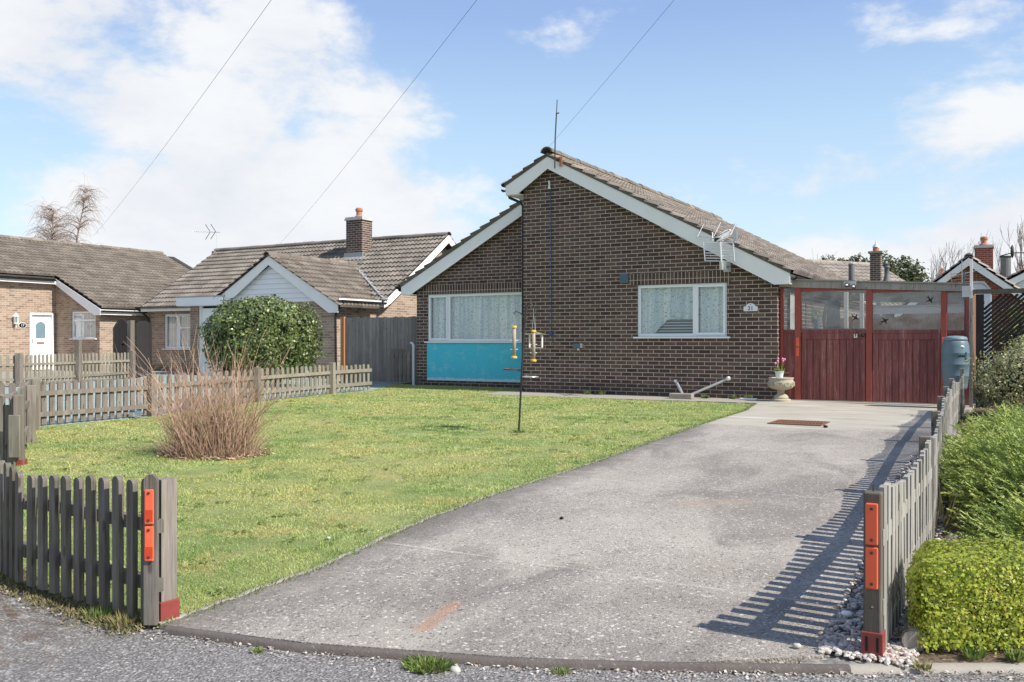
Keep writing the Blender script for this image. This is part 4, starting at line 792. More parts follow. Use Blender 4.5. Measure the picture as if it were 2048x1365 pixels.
    # front gable roof
    c2 = math.cos(math.atan(kf)); s2 = math.sin(math.atan(kf)); L2 = lambda s: (ye + (az-.0-s*s2-he)/k) - 2.95   # where the slope meets the main slope
    tiled('roof_tiles', (ax, 2.95, az+.02), (0,1,0), (c2,0,-s2), 5, (xr+.22-ax)/c2, M['tile_brown'], roof, a1=lambda s: max(.1, L2(s)))
    tiled('roof_tiles', (ax, 2.95, az+.02), (0,1,0), (-c2,0,-s2), 5, (ax+17.95)/c2, M['tile_brown'], roof, a1=lambda s: max(.1, L2(s)))
    ridge_tiles('ridge_tiles', (ax, 2.93, az+.05), (ax, ye+(az-he)/k, az+.05), M['tile_brown'], roof)
    p0 = Vector((ax, ye+(az-he)/k, az+.05)); p1 = Vector((xr+.22, ye-.05, he-.02)); MB().beam(p0+UP*.0, p1, .16, .03).build('valley_lead', M['lead'], roof)
    gutter('gutter', (xr+.14, 3.0, 2.25), (xr+.14, 5.1, 2.25), H, (1,0,0)); gutter('gutter', (-19.95, 5.08, 2.32), (xl, 5.08, 2.32), H, (0,-1,0)); MB().box(xl, -19.95, 5.09, 5.11, 2.15, 2.33).build('fascia', M['fascia_white'], H); MB().box(xr-.1, xr+.13, 3.04, 5.3, 2.12, 2.14).build('soffit', M['fascia_white'], H); MB().box(xr+.12, xr+.135, 3.04, 5.1, 2.14, 2.30).build('fascia', M['fascia_white'], H)
    pipe('downpipe', [(xr+.2, 3.15, 2.18), (xr+.18, 3.13, 2.10), (xr-.04, 3.10, 1.92), (xr-.06, 3.10, 1.8), (xr-.06, 3.13, 0)], H, .034); pipe('downpipe', [(xl+.12, 5.0, 2.27), (xl+.2, 5.2, 2.1), (xl+.25, 5.38, 1.9), (xl+.25, 5.38, 0)], H, .045)
    chimney(roof, -16.15, 7.75, 3.4, 5.36, .70, .55, 'brick_brown'); MB().add([(-16.6, 7.2, 3.80), (-15.6, 7.2, 3.80), (-15.6, 7.5, 4.02), (-16.6, 7.5, 4.02)], [(0,1,2,3)]).build('chimney_flashing', M['lead'], roof)
    MB().box(-16.56, -15.74, 7.43, 7.47, 3.93, 4.12).build('chimney_flashing', M['lead'], roof)
    # thin roof aerial
    t = T('roof_aerial', 'small white yagi aerial on a pole above the left end of the neighbour roof', 'television aerial', (-24.0, 8.5, 4.6)); MB().tube([(-24.0, 8.5, 4.4), (-24.0, 8.5, 5.42)], .014, 5).build('pole', M['metal_alu'], t); MB().tube([(-24.95, 8.2, 5.46), (-23.85, 8.55, 5.40)], .014, 5).build('boom', M['metal_alu'], t)
    b = MB()
    for i in range(9): p = Vector((-24.95, 8.2, 5.46)).lerp(Vector((-24.2, 8.44, 5.42)), i/8); b.tube([p-Vector((.0, .1, 0)), p+Vector((0, .1, 0))], .008, 4)
    b.build('director_rods', M['metal_alu'], t); b = MB()
    for s in (-1, 1):
        for q in (-.15, .15): b.tube([(-24.15+q, 8.45, 5.43), (-24.35+q, 8.38, 5.43+s*.30)], .012, 4)
    b.build('reflector_rods', M['metal_dark'], t)
house19()
def house17():
    H = T('corner_bungalow', 'buff brick bungalow with white front door and long tiled roof at the far left', 'house', (-27.3, 2, 0)); k = .452
    XW = -27.3; XE = -24.75; yc = 3.84; xr, hr = -30.7, 5.12
    E_ = (1,0,0); Yd = (0,1,0); Nf = (0,-1,0); X = (1,0,0)
    win = (-26.35, -24.98, 1.17, 2.15)
    b = MB(); b.poly((XW, 0, 0), Yd, E_, [(-9, -.08), (yc, -.08), (yc, 3.5), (-9, 3.5)], [(2.83, 3.74, 0.0, 2.10)], .28)
    b.poly((0, yc, 0), X, Nf, [(XW-.28, -.08), (XE, -.08), (XE, 2.36), (XW-.28, 3.5)], [win], .28); b.poly((XE, 0, 0), Yd, E_, [(yc+.28, -.08), (11, -.08), (11, 2.36), (yc+.28, 2.36)], [], .28)
    b.poly((0, 11.2, 0), X, (0,1,0), [(-34, -.08), (XE, -.08), (XE, 2.4), (xr, hr-.2), (-34, 3.5)], [], .2); b.build('wall', M['brick_buff'], H)
    simple_window(H, (0, yc, 0), X, Nf, *win, transom=((-26.3, -25.03, 1.83),), curtain='plain_curtain', gm='dull_glass')
    # door
    d = MB(); d.frame((XW, 0, 0), Yd, E_, 2.90, 3.67, -.10, -.05, .03, 2.04); dr = bevel(d.build('door', M['upvc_white'], H), .008); d = MB(); d.frame((XW,0,0), Yd, E_, 2.83, 2.90, -.11, .03, 0, 2.10); d.frame((XW,0,0), Yd, E_, 3.67, 3.74, -.11, .05, 0, 2.10); d.frame((XW,0,0), Yd, E_, 2.90, 3.67, -.11, .04, 2.04, 2.10); d.build('door_frame', M['upvc_white'], dr)
    MB().poly((XW-.045, 0, 0), Yd, E_, [(3.10, 1.18), (3.47, 1.18), (3.47, 1.68), (3.38, 1.76), (3.28, 1.79), (3.19, 1.76), (3.10, 1.68)], [], .004).build('door_pane', M['pot_blue'], dr); MB().frame((XW,0,0), Yd, E_, 3.14, 3.43, -.05, -.04, .98, 1.04).build('letter_slot', M['rust'], dr); MB().frame((XW,0,0), Yd, E_, 2.94, 2.97, -.05, .0, 1.0, 1.16).build('handle', M['metal_galv'], dr)
    cs = math.cos(math.atan(k)); sn = math.sin(math.atan(k)); SLE = (XE+.28-xr)/cs; s_up = (XW+.28-xr)/cs
    R = MB(); R.poly((0, -9, 0), X, (0,-1,0), [(xr, hr-.2), (XW+.25, hr-.2-(XW+.25-xr)*k), (XW+.25, hr-.1-(XW+.25-xr)*k), (xr, hr-.1)], [], 21); R.poly((0, yc-.12, 0), X, (0,-1,0), [(xr, hr-.2), (XE+.25, hr-.2-(XE+.25-xr)*k), (XE+.25, hr-.1-(XE+.25-xr)*k), (xr, hr-.1)], [], 8); roof = R.build('roof', M['wood_dark'], H)
    tiled('roof_tiles', (xr, -9, hr-.04), (0,1,0), (cs,0,-sn), 20.4, SLE, M['tile_brown'], roof, a0=lambda s: 0 if s < s_up else 9+yc-.15, a1=lambda s: 20.3-.15*s*.0)
    tiled('roof_tiles', (xr, -9, hr-.04), (0,1,0), (-cs,0,-sn), 20.4, 3.5, M['tile_brown'], roof); ridge_tiles('ridge_tiles', (xr, -9, hr+.01), (xr, 11.3, hr+.01), M['tile_brown'], roof)
    zu = hr-.1-(XW+.25-xr)*k; zd = hr-.1-(XE+.25-xr)*k
    barge_x(H, (0, yc-.16, 0), X, Nf, [(XW+.22, zu), (XE+.25, zd), (XE+.25, zd-.22), (XE-.10, zd-.22), (XW+.22, zu-.22)]); MB().frame((XW+.25,0,0), Yd, E_, -9, yc-.15, -.02, 0, zu-.2, zu-.02).build('fascia', M['fascia_white'], H); MB().box(XW, XW+.23, -9, yc-.15, zu-.2, zu-.185).build('soffit', M['fascia_white'], H)
    gutter('gutter', (XW+.252, -9, zu-.05), (XW+.252, yc-.2, zu-.05), H, (1,0,0)); MB().frame((XE+.26,0,0), Yd, E_, yc-.14, 11, -.02, 0, zd-.2, zd-.02).build('fascia', M['fascia_white'], H); gutter('gutter', (XE+.262, yc-.15, zd-.05), (XE+.262, 11, zd-.05), H, (1,0,0))
    # lamp and plaque
    t = T('wall_lantern', 'white wall lantern left of the white front door', 'wall lamp', (XW+.12, 2.26, 1.6)); MB().lathe((XW+.12, 2.26, 1.68), [(.05, 0), (.085, .02), (.085, .04)], 6).build('lamp_base', M['petal_white'], t)
    b = MB()
    for i in range(6): a = math.pi*i/3; b.tube([(XW+.12+.07*math.cos(a), 2.26+.07*math.sin(a), 1.70), (XW+.12+.085*math.cos(a), 2.26+.085*math.sin(a), 1.95)], .010, 4)
    b.build('lamp_cage', M['petal_white'], t); MB().lathe((XW+.12, 2.26, 1.71), [(.055, 0), (.07, .22)], 10).build('lamp_glass', M['pot_blue'], t); MB().lathe((XW+.12, 2.26, 1.95), [(.11, 0), (.06, .07), (.012, .12), (.005, .15)], 6).build('lamp_roof', M['petal_white'], t); MB().tube([(XW, 2.26, 1.55), (XW+.12, 2.26, 1.56), (XW+.12, 2.26, 1.68)], .014, 6).build('lamp_arm', M['petal_white'], t)
    t = T('number_plaque', 'oval black number plaque reading 17 between lantern and door', 'house number', (XW, 2.55, 1.6)); MB().poly((XW+.02, 0, 0), Yd, E_, [(2.56+.15*math.cos(a), 1.64+.10*math.sin(a)) for a in [2*math.pi*i/28 for i in range(28)]], [], .02).build('plaque_rim', M['petal_white'], t); MB().poly((XW+.024, 0, 0), Yd, E_, [(2.56+.135*math.cos(a), 1.64+.086*math.sin(a)) for a in [2*math.pi*i/28 for i in range(28)]], [], .02).build('plaque', M['letter_black'], t)
    text_mesh('numerals', '17', .13, (XW+.027, 2.56, 1.64), Matrix(((0,0,1),(1,0,0),(0,1,0))), M['petal_white'], t)
house17()
# ================================================================== fences
def picket_mesh(w, h, t, top, name='picket'):
    if top == 'round': ol = [(-w/2, 0), (w/2, 0), (w/2, h-w*.55)]+[(w/2*math.cos(a), h-w*.55+w*.55*math.sin(a)) for a in [math.pi*i/8 for i in range(1, 8)]]+[(-w/2, h-w*.55)]
    else: ol = [(-w/2, 0), (w/2, 0), (w/2, h-.004), (w*.3, h), (-w/2, h-.003)]
    b = MB(); b.poly((0,0,0), (1,0,0), (0,-1,0), ol, [], t); me = bpy.data.meshes.new(name); me.from_pydata(b.v, [], b.f); me.update(); return me
def fence(label, pts, h, pitch, pw, mat, side=1, top='round', rails=(.22, .72), postw=.075, posts=None, ph=None, dip=0.0, hs=None, t=.018, name='picket_fence', skip=(), z0=0.0, railh=.055, firstpost=True, lean=.012, cat='fence', group=None, postmats=None):
    """pts world xy; side=+1 puts pickets to the right of the walking direction."""
    F = T(name, label, cat, (*pts[0], z0), group); base = Vector((*pts[0], z0)); made = {}
    for i, (x, y) in enumerate(pts):
        if (i == 0 and not firstpost) or i in skip: continue
        q = pts[min(i+1, len(pts)-1)]; p = pts[i-1 if i == len(pts)-1 else i]; d = Vector((q[0]-p[0], q[1]-p[1], 0)).normalized(); n = Vector((d.y, -d.x, 0)); hh = (ph[i] if ph else h+.01)
        b = MB(); b.frame((x, y, z0), d, n, -postw/2, postw/2, -postw/2, postw/2, -.03, hh); bevel(b.build('fence_post', M[postmats[i] if postmats else mat], F), .006)
    for si, (p, q) in enumerate(zip(pts[:-1], pts[1:])):
        P_ = Vector((*p, z0)); Q = Vector((*q, z0)); L = (Q-P_).length; d = (Q-P_)/L; n = Vector((d.y, -d.x, 0))*side; o_ = postw/2 if postw > .05 else .03
        for rz in rails:
            b = MB(); z = h*rz; b.beam(P_+n*(o_-.012)+UP*(z+random.uniform(-.01, .01)), Q+n*(o_-.012)+UP*(z+random.uniform(-.01, .01)), .030, railh); b.build('rail', M[mat], F)
        k = max(2, int(round(L/pitch))); ang = math.atan2(d.y, d.x)
        for j in range(k):
            s = (j+.5)/k; hh = (hs[si]+(hs[si+1]-hs[si])*s if hs else h)-dip*math.sin(math.pi*s)+random.uniform(-.008, .008); key = random.randrange(3)
            if key not in made:
                me = picket_mesh(pw*random.uniform(.95, 1.05), 1.0*h, t, top); me.materials.append(M[mat]); made[key] = me
            o = bpy.data.objects.new('picket', made[key]); S.collection.objects.link(o); o.parent = F; OFF[o.name] = base
            o.location = P_+d*(L*s)+n*(o_+.004+(t if side < 0 else 0)*0)-base+UP*.012; o.rotation_euler = (random.uniform(-.008, .008), random.uniform(-lean, lean), ang+random.uniform(-.03, .03)); o.scale = (1, 1, hh/h)
    return F
RF = [cw(*p) for p in ((1.245, 3.10), (2.13, 4.64), (2.92, 6.20), (3.74, 7.85), (4.58, 9.5), (5.42, 11.1), (6.85, 13.7))]
rf = fence('silver grey picket fence with dipped tops running along the right of the drive', RF, .575, .100, .064, 'wood_silver', 1, 'flat', (.27, .70), .058, dip=.07, ph=[.562, .59, .60, .60, .60, .62, .66], lean=.01, postmats=['wood_post']+['wood_grey']*6)
def post_bits(F, x, y, d, n, z0, col=True, refl=True, w=.058, zz=(.235, .385), ofs=None):
    b = MB(); e = w/2+.006; b.frame((x, y, 0), d, n, -e, e, -e, e, -.02, .085); s = bevel(b.build('post_shoe', M['red_metal'], F), .003)
    k = MB(); k.frame((x, y, 0), d, n, -e*.5-.004, -e*.5+.004, -e-.002, -e+.001, .02, .07); k.frame((x, y, 0), d, n, e*.5-.004, e*.5+.004, -e-.002, -e+.001, .02, .07); k.build('slot', M['letter_black'], s)
    if refl:
        for z in zz:
            q = bevel(MB().frame((x, y, 0), d, n, -.020, .020, -w/2-.014, -w/2-.002, z, z+.142).build('reflector', M['orange_plastic'], F), .004)
            r = MB()
            for zz_ in (z+.018, z+.124): r.frame((x, y, 0), d, n, -.005, .005, -w/2-.018, -w/2-.013, zz_-.005, zz_+.005)
            bevel(r.build('screw', M['bolt_dark'], q), .002)
x, y = RF[0]; dd = EX.copy(); nn = EZ.copy()
d_ = (Vector((*RF[1], 0))-Vector((*RF[0], 0))).normalized(); n_ = Vector((d_.y, -d_.x, 0))
post_bits(rf, x, y, n_, d_, 0)
MB().lathe((x-.045*d_.x, y-.045*d_.y, .17), [(.004, 0), (.008, .004), (.004, .01)], 8).build('bolt', M['bolt_dark'], rf); MB().tube([(x, y, .56), (x, y, .585)], .003, 5).build('nail', M['bolt_dark'], rf)
LFp = [cw(*p) for p in ((-1.335, 3.455), (-2.10, 3.98))]
lf = fence('dark weathered round topped pickets by the road at the left of the drive mouth', LFp[:1]+[cw(-2.11, 3.99)], .545, .0985, .043, 'wood_front', -1, 'round', (.27, .68), .05, skip=(0, 1), t=.022, railh=.05, hs=[.548, .478])
xx, yy = cw(-1.352, 3.505); dL = (Vector((*LFp[1], 0))-Vector((*LFp[0], 0))).normalized(); nL = Vector((dL.y, -dL.x, 0))
MB().frame((xx, yy, 0), dL, nL, -.028, .028, -.034, .034, -.02, .545).build('fence_post', M['wood_grey'], lf); b = MB(); b.frame((xx, yy, 0), dL, nL, -.036, .036, -.042, .042, -.02, .075); bevel(b.build('post_shoe', M['red_metal'], lf), .003)
# end picket that carries the two reflectors
xe, ye_ = cw(-1.375, 3.42); b = MB(); w = .050; ol = [(-w/2, 0), (w/2, 0), (w/2, .545)]+[(w/2*math.cos(a), .545+w*.55*math.sin(a)) for a in [math.pi*i/8 for i in range(1, 8)]]+[(-w/2, .545)]
b.poly((xe, ye_, 0), EX, -EZ, ol, [], .022); b.build('end_picket', M['wood_front'], lf)
for z in (.245, .385):
    q = bevel(MB().frame((xe, ye_, 0), EX, -EZ, -.018, .016, .001, .012, z, z+.132).build('reflector', M['orange_plastic'], lf), .004); MB().frame((xe, ye_, 0), EX, -EZ, -.0165, .0145, .0125, .0128, z+.012, z+.055).build('reflector_band', M['orange_dark'], q)
    r = MB(); r.frame((xe, ye_, 0), EX, -EZ, -.005, .003, .012, .015, z+.012, z+.020); r.frame((xe, ye_, 0), EX, -EZ, -.005, .003, .012, .015, z+.115, z+.123); r.build('screw', M['bolt_dark'], q)
fence('dark weathered round topped pickets curving away at the left edge of the road', [cw(-2.13, 4.0), cw(-2.48, 4.36), cw(-2.95, 4.85)], .555, .080, .045, 'wood_front', -1, 'round', (.27, .66), .05, skip=(0, 1), t=.022, railh=.05, hs=[.478, .545, .56])
# far side of the lawn
fence('tired end-on grey picket run with broken boards at the left of the lawn', [cw(-4.30, 7.85), cw(-5.1, 9.55), cw(-5.80, 10.95)], .60, .15, .10, 'wood_grey', -1, 'flat', (.25, .72), .085, t=.025, lean=.05)
x, y = cw(-4.30, 7.85); b = MB(); b.frame((x, y, 0), EX, EZ, -.0, .05, -.05, .05, -.02, .05); tag(bevel(b.build('post_shoe', M['red_metal']), .004), 'red metal post shoe at the foot of the tired grey end post', 'post shoe')
b = MB(); b.frame((x, y, 0), EX, EZ, -.14, -.06, .02, .05, 0, .52); b.frame((x, y, 0), EX, EZ, -.20, -.15, .03, .06, 0, .60); b.frame((x, y, 0), EX, EZ, -.055, .045, -.075, -.052, .07, .44); tag(bevel(b.build('broken_boards', M['wood_grey']), .006), 'split grey boards nailed round the end post of the left fence', 'boards')
fence('low picket fence between lawn and green gravel left of the bare shrub', [cw(-6.02, 11.35), cw(-5.20, 13.0)], .55, .115, .072, 'wood_brownish', -1, 'round', (.26, .74), .10, ph=[.60, .60], railh=.06, t=.02)
fence('low picket fence section passing behind the bare shrub', [cw(-5.20, 13.0), cw(-4.50, 15.9)], .57, .20, .10, 'wood_brownish', -1, 'round', (.28, .74), .10, firstpost=False, ph=[.6, .62], railh=.06)
fence('lichen tinted low picket fence below the big bush', [cw(-4.50, 15.9), cw(-3.67, 18.4)], .58, .165, .085, 'wood_lichen', -1, 'round', (.28, .74), .10, firstpost=False, ph=[.6, .64], railh=.06)
fence('last short leaning stretch of low picket fence ending by the tall board fence', [cw(-3.67, 18.4), cw(-3.06, 19.8)], .56, .17, .08, 'wood_lichen', -1, 'round', (.28, .78), .10, firstpost=False, skip=(1,), lean=.07, railh=.07)
fence('low picket fence leading out of frame at the far left edge of the lawn', [cw(-7.4, 10.4), cw(-6.05, 11.3)], .55, .125, .08, 'wood_brownish', -1, 'round', (.26, .72), .10, skip=(1,))
fence('brown round topped picket fence in front of the house with the white door', [cw(-13.2, 20.3), cw(-11.72, 21.4), cw(-11.42, 23.7), cw(-10.97, 26.0)], .74, .155, .085, 'wood_lichen', -1, 'round', (.22, .70), .13, ph=[.8, .79, 1.12, .8], railh=.06, postmats=['wood_brownish']*4)
# tall boards between houses
def boards(parent, p, q, z0, z1, w, mat, gap=.006, t=.02, arch=0, jit=.012):
    P_ = Vector((*p, 0)); Q = Vector((*q, 0)); L = (Q-P_).length; d = (Q-P_)/L; n = Vector((d.y, -d.x, 0)); k = int(L/w); k = max(k, 1)
    for i in range(k):
        s0 = L*i/k+gap/2; s1 = L*(i+1)/k-gap/2; m_ = (i+.5)/k; zt = z1+arch*math.sin(math.pi*m_)+random.uniform(-jit, jit)
        o = MB().frame(P_, d, n, s0, s1, random.uniform(0, .008), t, z0, zt).build('board', M[mat], parent)
    return d, n
t_ = T('board_fence', 'tall grey vertical board fence between the two brown bungalows', 'fence', (-11.9, 2, 0)); boards(t_, (-11.88, 2.0), (-9.10, 2.0), .02, 1.70, .115, 'wood_tall'); MB().box(-11.96, -11.885, 1.93, 2.02, 0, 1.73).build('fence_post', M['wood_orange'], t_); MB().box(-12.02, -11.965, 1.95, 2.02, 0, 1.72).build('edge_strip', M['wood_fresh'], t_)
for z in (.25, 1.05, 1.5): MB().box(-11.88, -9.1, 2.022, 2.06, z, z+.08).build('rail', M['wood_tall'], t_)
t_ = T('slatted_gate', 'short brown slatted wooden gate beside the corner of the turquoise bay', 'gate', (-9.9, 1.5, 0)); boards(t_, (-10.02, 1.55), (-9.16, 1.55), .05, .88, .12, 'wood_brownish', .02, .02)
for z in (.15, .65): MB().box(-10.0, -9.16, 1.555, 1.60, z, z+.07).build('rail', M['wood_dark'], t_)
o = T('waste_pipe', 'pale upright waste pipe at the left corner of the bay', 'pipe', (-9.10, 1.22, 0)); MB().tube([(-9.08, 1.22, 0), (-9.08, 1.22, .98), (-9.12, 1.22, 1.03), (-9.18, 1.24, 1.03)], .028, 10).build('pipe_run', M['white_pipe'], o); MB().tube([(-9.08, 1.22, .93), (-9.08, 1.22, 1.0)], .036, 10).build('pipe_joint', M['white_pipe'], o)
g1 = T('arched_gate', 'dark arched board gate standing between the two buff bungalows', 'gate', (*cw(-12.3, 27.6), 0)); d, n = boards(g1, cw(-12.25, 27.7), cw(-11.08, 26.15), .05, 1.48, .12, 'wood_dark', .004, .03, arch=.26, jit=0)
x, y = cw(-11.05, 26.1); MB().box(x-.07, x+.07, y-.07, y+.07, 0, 1.68).build('gate_post', M['wood_brownish'], g1); x, y = cw(-11.35, 26.35); MB().box(x-.05, x+.05, y-.12, y-.04, .95, 1.0).build('latch', M['metal_dark'], g1)
g2 = T('side_gate', 'dark green black board gate set back right of the arched gate', 'gate', (*cw(-10.95, 26.2), 0)); boards(g2, cw(-10.98, 26.3), cw(-11.6, 28.9), .05, 1.60, .13, 'wood_black', .004, .03, arch=.1); x, y = cw(-11.0, 26.3); MB().box(x-.02, x+.05, y, y+.07, .9, .96).build('latch', M['metal_dark'], g2)
# trellis on the right
t_ = T('trellis_screen', 'dark diagonal slatted trellis screen right of the car port', 'trellis', (3.3, -.2, 0)); MB().box(3.20, 7.5, -.25, -.15, 1.85, 1.92).build('top_rail', M['wood_post'], t_)
for x in (3.24, 4.05, 5.4, 6.8): MB().box(x, x+.115, -.23, -.13, 0, 1.84).build('trellis_post', M['wood_black'], t_)
for a, c in ((3.355, 4.05), (4.165, 5.4), (5.515, 6.8)):
    k = -1.2
    while k < c-a+.1:
        s0 = max(k, 0); z0 = .45+(s0-k)*.95; s1 = min(c-a, k+(1.83-.45)/.95); z1 = .45+(s1-k)*.95
        if s1-s0 > .06: MB().beam((a+s0, -.18, z0), (a+s1, -.18, z1), .014, .040, UP).build('slat', M['wood_black'], t_)
        k += .078
    MB().box(a, c, -.2, -.17, .40, .45).build('bottom_rail', M['wood_black'], t_)
t_ = T('metal_upright', 'white painted metal upright with green fixings at the trellis end', 'upright', (3.17, -.2, 0)); MB().box(3.155, 3.195, -.24, -.20, .6, 2.42).build('white_bar', M['petal_white'], t_); MB().box(3.06, 3.085, -.24, -.21, 1.75, 2.22).build('green_bar', M['blue_grey'], t_); MB().box(3.04, 3.17, -.26, -.22, 1.80, 1.98).build('fixing_plate', M['metal_galv'], t_); MB().beam((3.17, -.25, 1.78), (3.20, -.25, 1.52), .03, .03).build('timber_scrap', M['wood_fresh'], t_)
t_ = T('timber_upright', 'brown timber upright beside the trellis foot', 'upright', (3.18, -.28, 0)); MB().box(3.15, 3.20, -.29, -.25, 0, 1.78).build('strip', M['wood_silver'], t_)
# round log edging
o = T('log_edging', 'round grey log lying along the foot of the right picket fence', 'log', (*cw(1.36, 3.2), 0)); MB().tube([Vector((*cw(1.40, 3.14), .035)), Vector((*cw(1.83, 3.86), .035)), Vector((*cw(2.3, 4.7), .03))], .042, 12).build('log_body', M['wood_grey'], o, smooth=False)
MB().tube([Vector((*cw(1.396, 3.133), .035)), Vector((*cw(1.3965, 3.1345), .035))], .036, 12).build('cut_end', M['wood_silver'], o)
# ================================================================== small garden things
fx, fy = cw(.08, 10.62)
def fp(dx, z, dz=0): return Vector((fx, fy, z))+EX*dx+EZ*dz
F = T('feeding_station', 'thin dark bird feeding pole with curled arms standing on the lawn', 'bird feeder pole', (fx, fy, 0)); tp = .09
MB().tube([fp(0, 0), fp(.035, .7), fp(.06, 1.2), fp(tp, 1.50)], .0125, 8).build('pole', M['metal_dark'], F); MB().tube([fp(.036, .55), fp(.041, .62)], .02, 8).build('pole_joint', M['metal_dark'], F)
MB().tube([fp(.07, 1.30), fp(.075, 1.34)], .021, 8).build('collar', M['metal_dark'], F); MB().tube([fp(.09, 1.42), fp(.10, 1.49), fp(.14, 1.525), fp(.18, 1.49), fp(.195, 1.43)], .007, 6).build('arm', M['metal_dark'], F)
MB().tube([fp(.195+.012*math.cos(a), 1.415+.02*math.sin(a)) for a in [2*math.pi*i/10 for i in range(11)]], .004, 5).build('hook_ring', M['metal_dark'], F); MB().tube([fp(.075, 1.33, -.1), fp(.02, 1.40, -.3), fp(-.04, 1.42, -.35), fp(-.06, 1.38, -.35)], .006, 6).build('arm', M['metal_dark'], F); MB().tube([fp(.08, 1.33), fp(.13, 1.39, .05), fp(.17, 1.38, .1), (fp(.20, 1.31, .1))], .006, 6).build('arm', M['metal_dark'], F)
c = fp(-.10, .735); MB().lathe(c, [(.075, 0), (.088, .012), (.088, .02), (.07, .008)], 20).build('seed_tray', M['rust'], F); MB().beam(fp(-.02, .735), fp(.04, .73), .02, .02).build('tray_arm', M['metal_dark'], F)
c = fp(.135, .66, -.02); MB().tube([c+EX*(.095*math.cos(a))+EZ*(.095*math.sin(a)) for a in [2*math.pi*i/24 for i in range(25)]], .005, 6).build('ring', M['metal_galv'], F); b = MB()
for i in range(7): s = -.08+.16*i/6; w_ = math.sqrt(.095**2-s*s); b.tube([c+EX*s-EZ*w_+UP*-.008, c+EX*s+EZ*w_+UP*-.008], .002, 4)
b.build('mesh_dish', M['metal_galv'], F)
def tube_feeder(p, h, label, wire):
    o = T('seed_feeder', label, 'bird feeder', p-UP*h/2, 'seed feeders on the pole'); q = p-UP*h/2
    MB().lathe(q, [(.020, .02), (.020, h-.02)], 14).build('seed_tube', M['seed'], o, smooth=True); MB().lathe(q, [(.034, 0), (.034, .018), (.022, .024)], 14).build('base_cap', M['yellow_plastic'], o); MB().lathe(q, [(.022, h-.03), (.032, h-.022), (.03, h-.006), (.012, h)], 14).build('lid', M['yellow_plastic'], o)
    b = MB()
    for z in (.10, .20): b.tube([q+UP*z-EX*.042, q+UP*z+EX*.042], .004, 5)
    b.build('perch', M['petal_white'], o); MB().tube([q+UP*(h-.02)-EX*.02, q+UP*(h+wire*.7), q+UP*(h+wire)], .0025, 5).build('wire', M['metal_galv'], o); MB().tube([q+UP*(h-.02)+EX*.02, q+UP*(h+wire*.7)], .0025, 5).build('wire', M['metal_galv'], o)
tube_feeder(fp(-.055, 1.07, -.35), .37, 'yellow capped tube seed feeder hanging left of the pole', .20); tube_feeder(fp(.175, 1.025), .37, 'yellow capped tube seed feeder hanging right of the pole', .26)
o = T('hanging_table', 'small pale roofed bird table hanging behind the right feeder', 'bird table', fp(.20, .98, .12)); MB().beam(fp(.05, 1.165, .12), fp(.30, 1.165, .12), .14, .012, UP).build('roof', M['wood_silver'], o); MB().beam(fp(.17, 1.19, .12), fp(.31, 1.16, .12), .14, .012, UP).build('roof_slope', M['wood_fresh'], o); MB().beam(fp(.12, 1.0, .12), fp(.29, 1.0, .12), .12, .012, UP).build('floor', M['wood_silver'], o); MB().tube([fp(.28, 1.0, .12), fp(.28, 1.16, .12)], .010, 5).build('upright', M['petal_white'], o); MB().tube([fp(.13, 1.0, .12), fp(.13, 1.16, .12)], .010, 5).build('upright', M['petal_white'], o); MB().tube([fp(.20, 1.17, .12), fp(.20, 1.33, .1)], .003, 5).build('wire', M['metal_galv'], o)
# urn with flower pot
ux, uy = .135, -.30
o = T('stone_urn', 'weathered stone pedestal urn with carved bowl beside the brick corner', 'urn', (ux, uy, 0))
MB().lathe((ux, uy, 0), [(.17, 0), (.17, .035), (.15, .045), (.12, .05), (.13, .07), (.115, .10), (.07, .135), (.055, .17), (.065, .195), (.09, .21)], 28).build('pedestal', M['stone_urn'], o, smooth=False)
MB().lathe((ux, uy, .205), [(.09, 0), (.17, .02), (.215, .055), (.228, .105), (.222, .15), (.205, .185), (.215, .20), (.225, .215), (.205, .222), (.19, .21), (.17, .17)], 36).build('bowl', M['stone_urn'], o, smooth=True)
b = MB()
for k in range(7):
    a0 = -math.pi+math.pi*k/6+.15; sp = [(Vector((ux, uy, .305))+Vector((math.cos(a0+s_*.95/.228*.05*math.cos(t_)), math.sin(a0+s_*.95/.228*.05*math.cos(t_)), 0))*.229+UP*(.05*s_*math.sin(t_))) for t_, s_ in [(i*.55, 1-i/20) for i in range(18)]]
    b.tube(sp, .007, 5)
b.build('scroll_carving', M['stone_urn'], o)
o = T('flower_pot', 'white bucket pot standing in the stone urn', 'flower pot', (ux-.03, uy, .38)); MB().lathe((ux-.03, uy, .385), [(.055, 0), (.075, .13), (.083, .135), (.083, .15), (.072, .15), (.07, .12)], 20).build('pot_body', M['pot_white'], o, smooth=False); MB().lathe((ux-.03, uy, .50), [(.068, 0), (.06, .012), (.01, .015)], 12).build('compost', M['soil'], o)
o = T('tulips', 'pink tulips with green leaves in the white pot', 'flowers', (ux, uy, .51)); b = MB(); fl = MB()
for i in range(6):
    a = i*1.1; q = Vector((ux-.02+.03*math.cos(a), uy+.03*math.sin(a), .5)); tpz = .16+.04*(i % 3)+(.07 if i == 0 else 0); e = q+Vector((.05*math.cos(a), .04*math.sin(a), tpz)); b.tube([q, (q+e)/2+UP*.01, e], .004, 5); MB().lathe(e-UP*.006, [(.006, 0), (.018, .014), (.02, .03), (.010, .048)], 8).build('bloom', M['pink'], o, smooth=True)
b.build('stems', M['leaf_laurel'], o, attr=[.3]*len(b.f)); n = 26; C = np.tile([ux-.02, uy, .50], (n, 1))+RNG.normal(size=(n, 3))*[.03, .03, 0]; V = unit(RNG.normal(size=(n, 3))*[.7, .7, .2]+[0, 0, .9])*.13; U = unit(np.cross(V, rdir(n)))*.022; quads('leaves', C, U, V, M['leaf_laurel'], o)
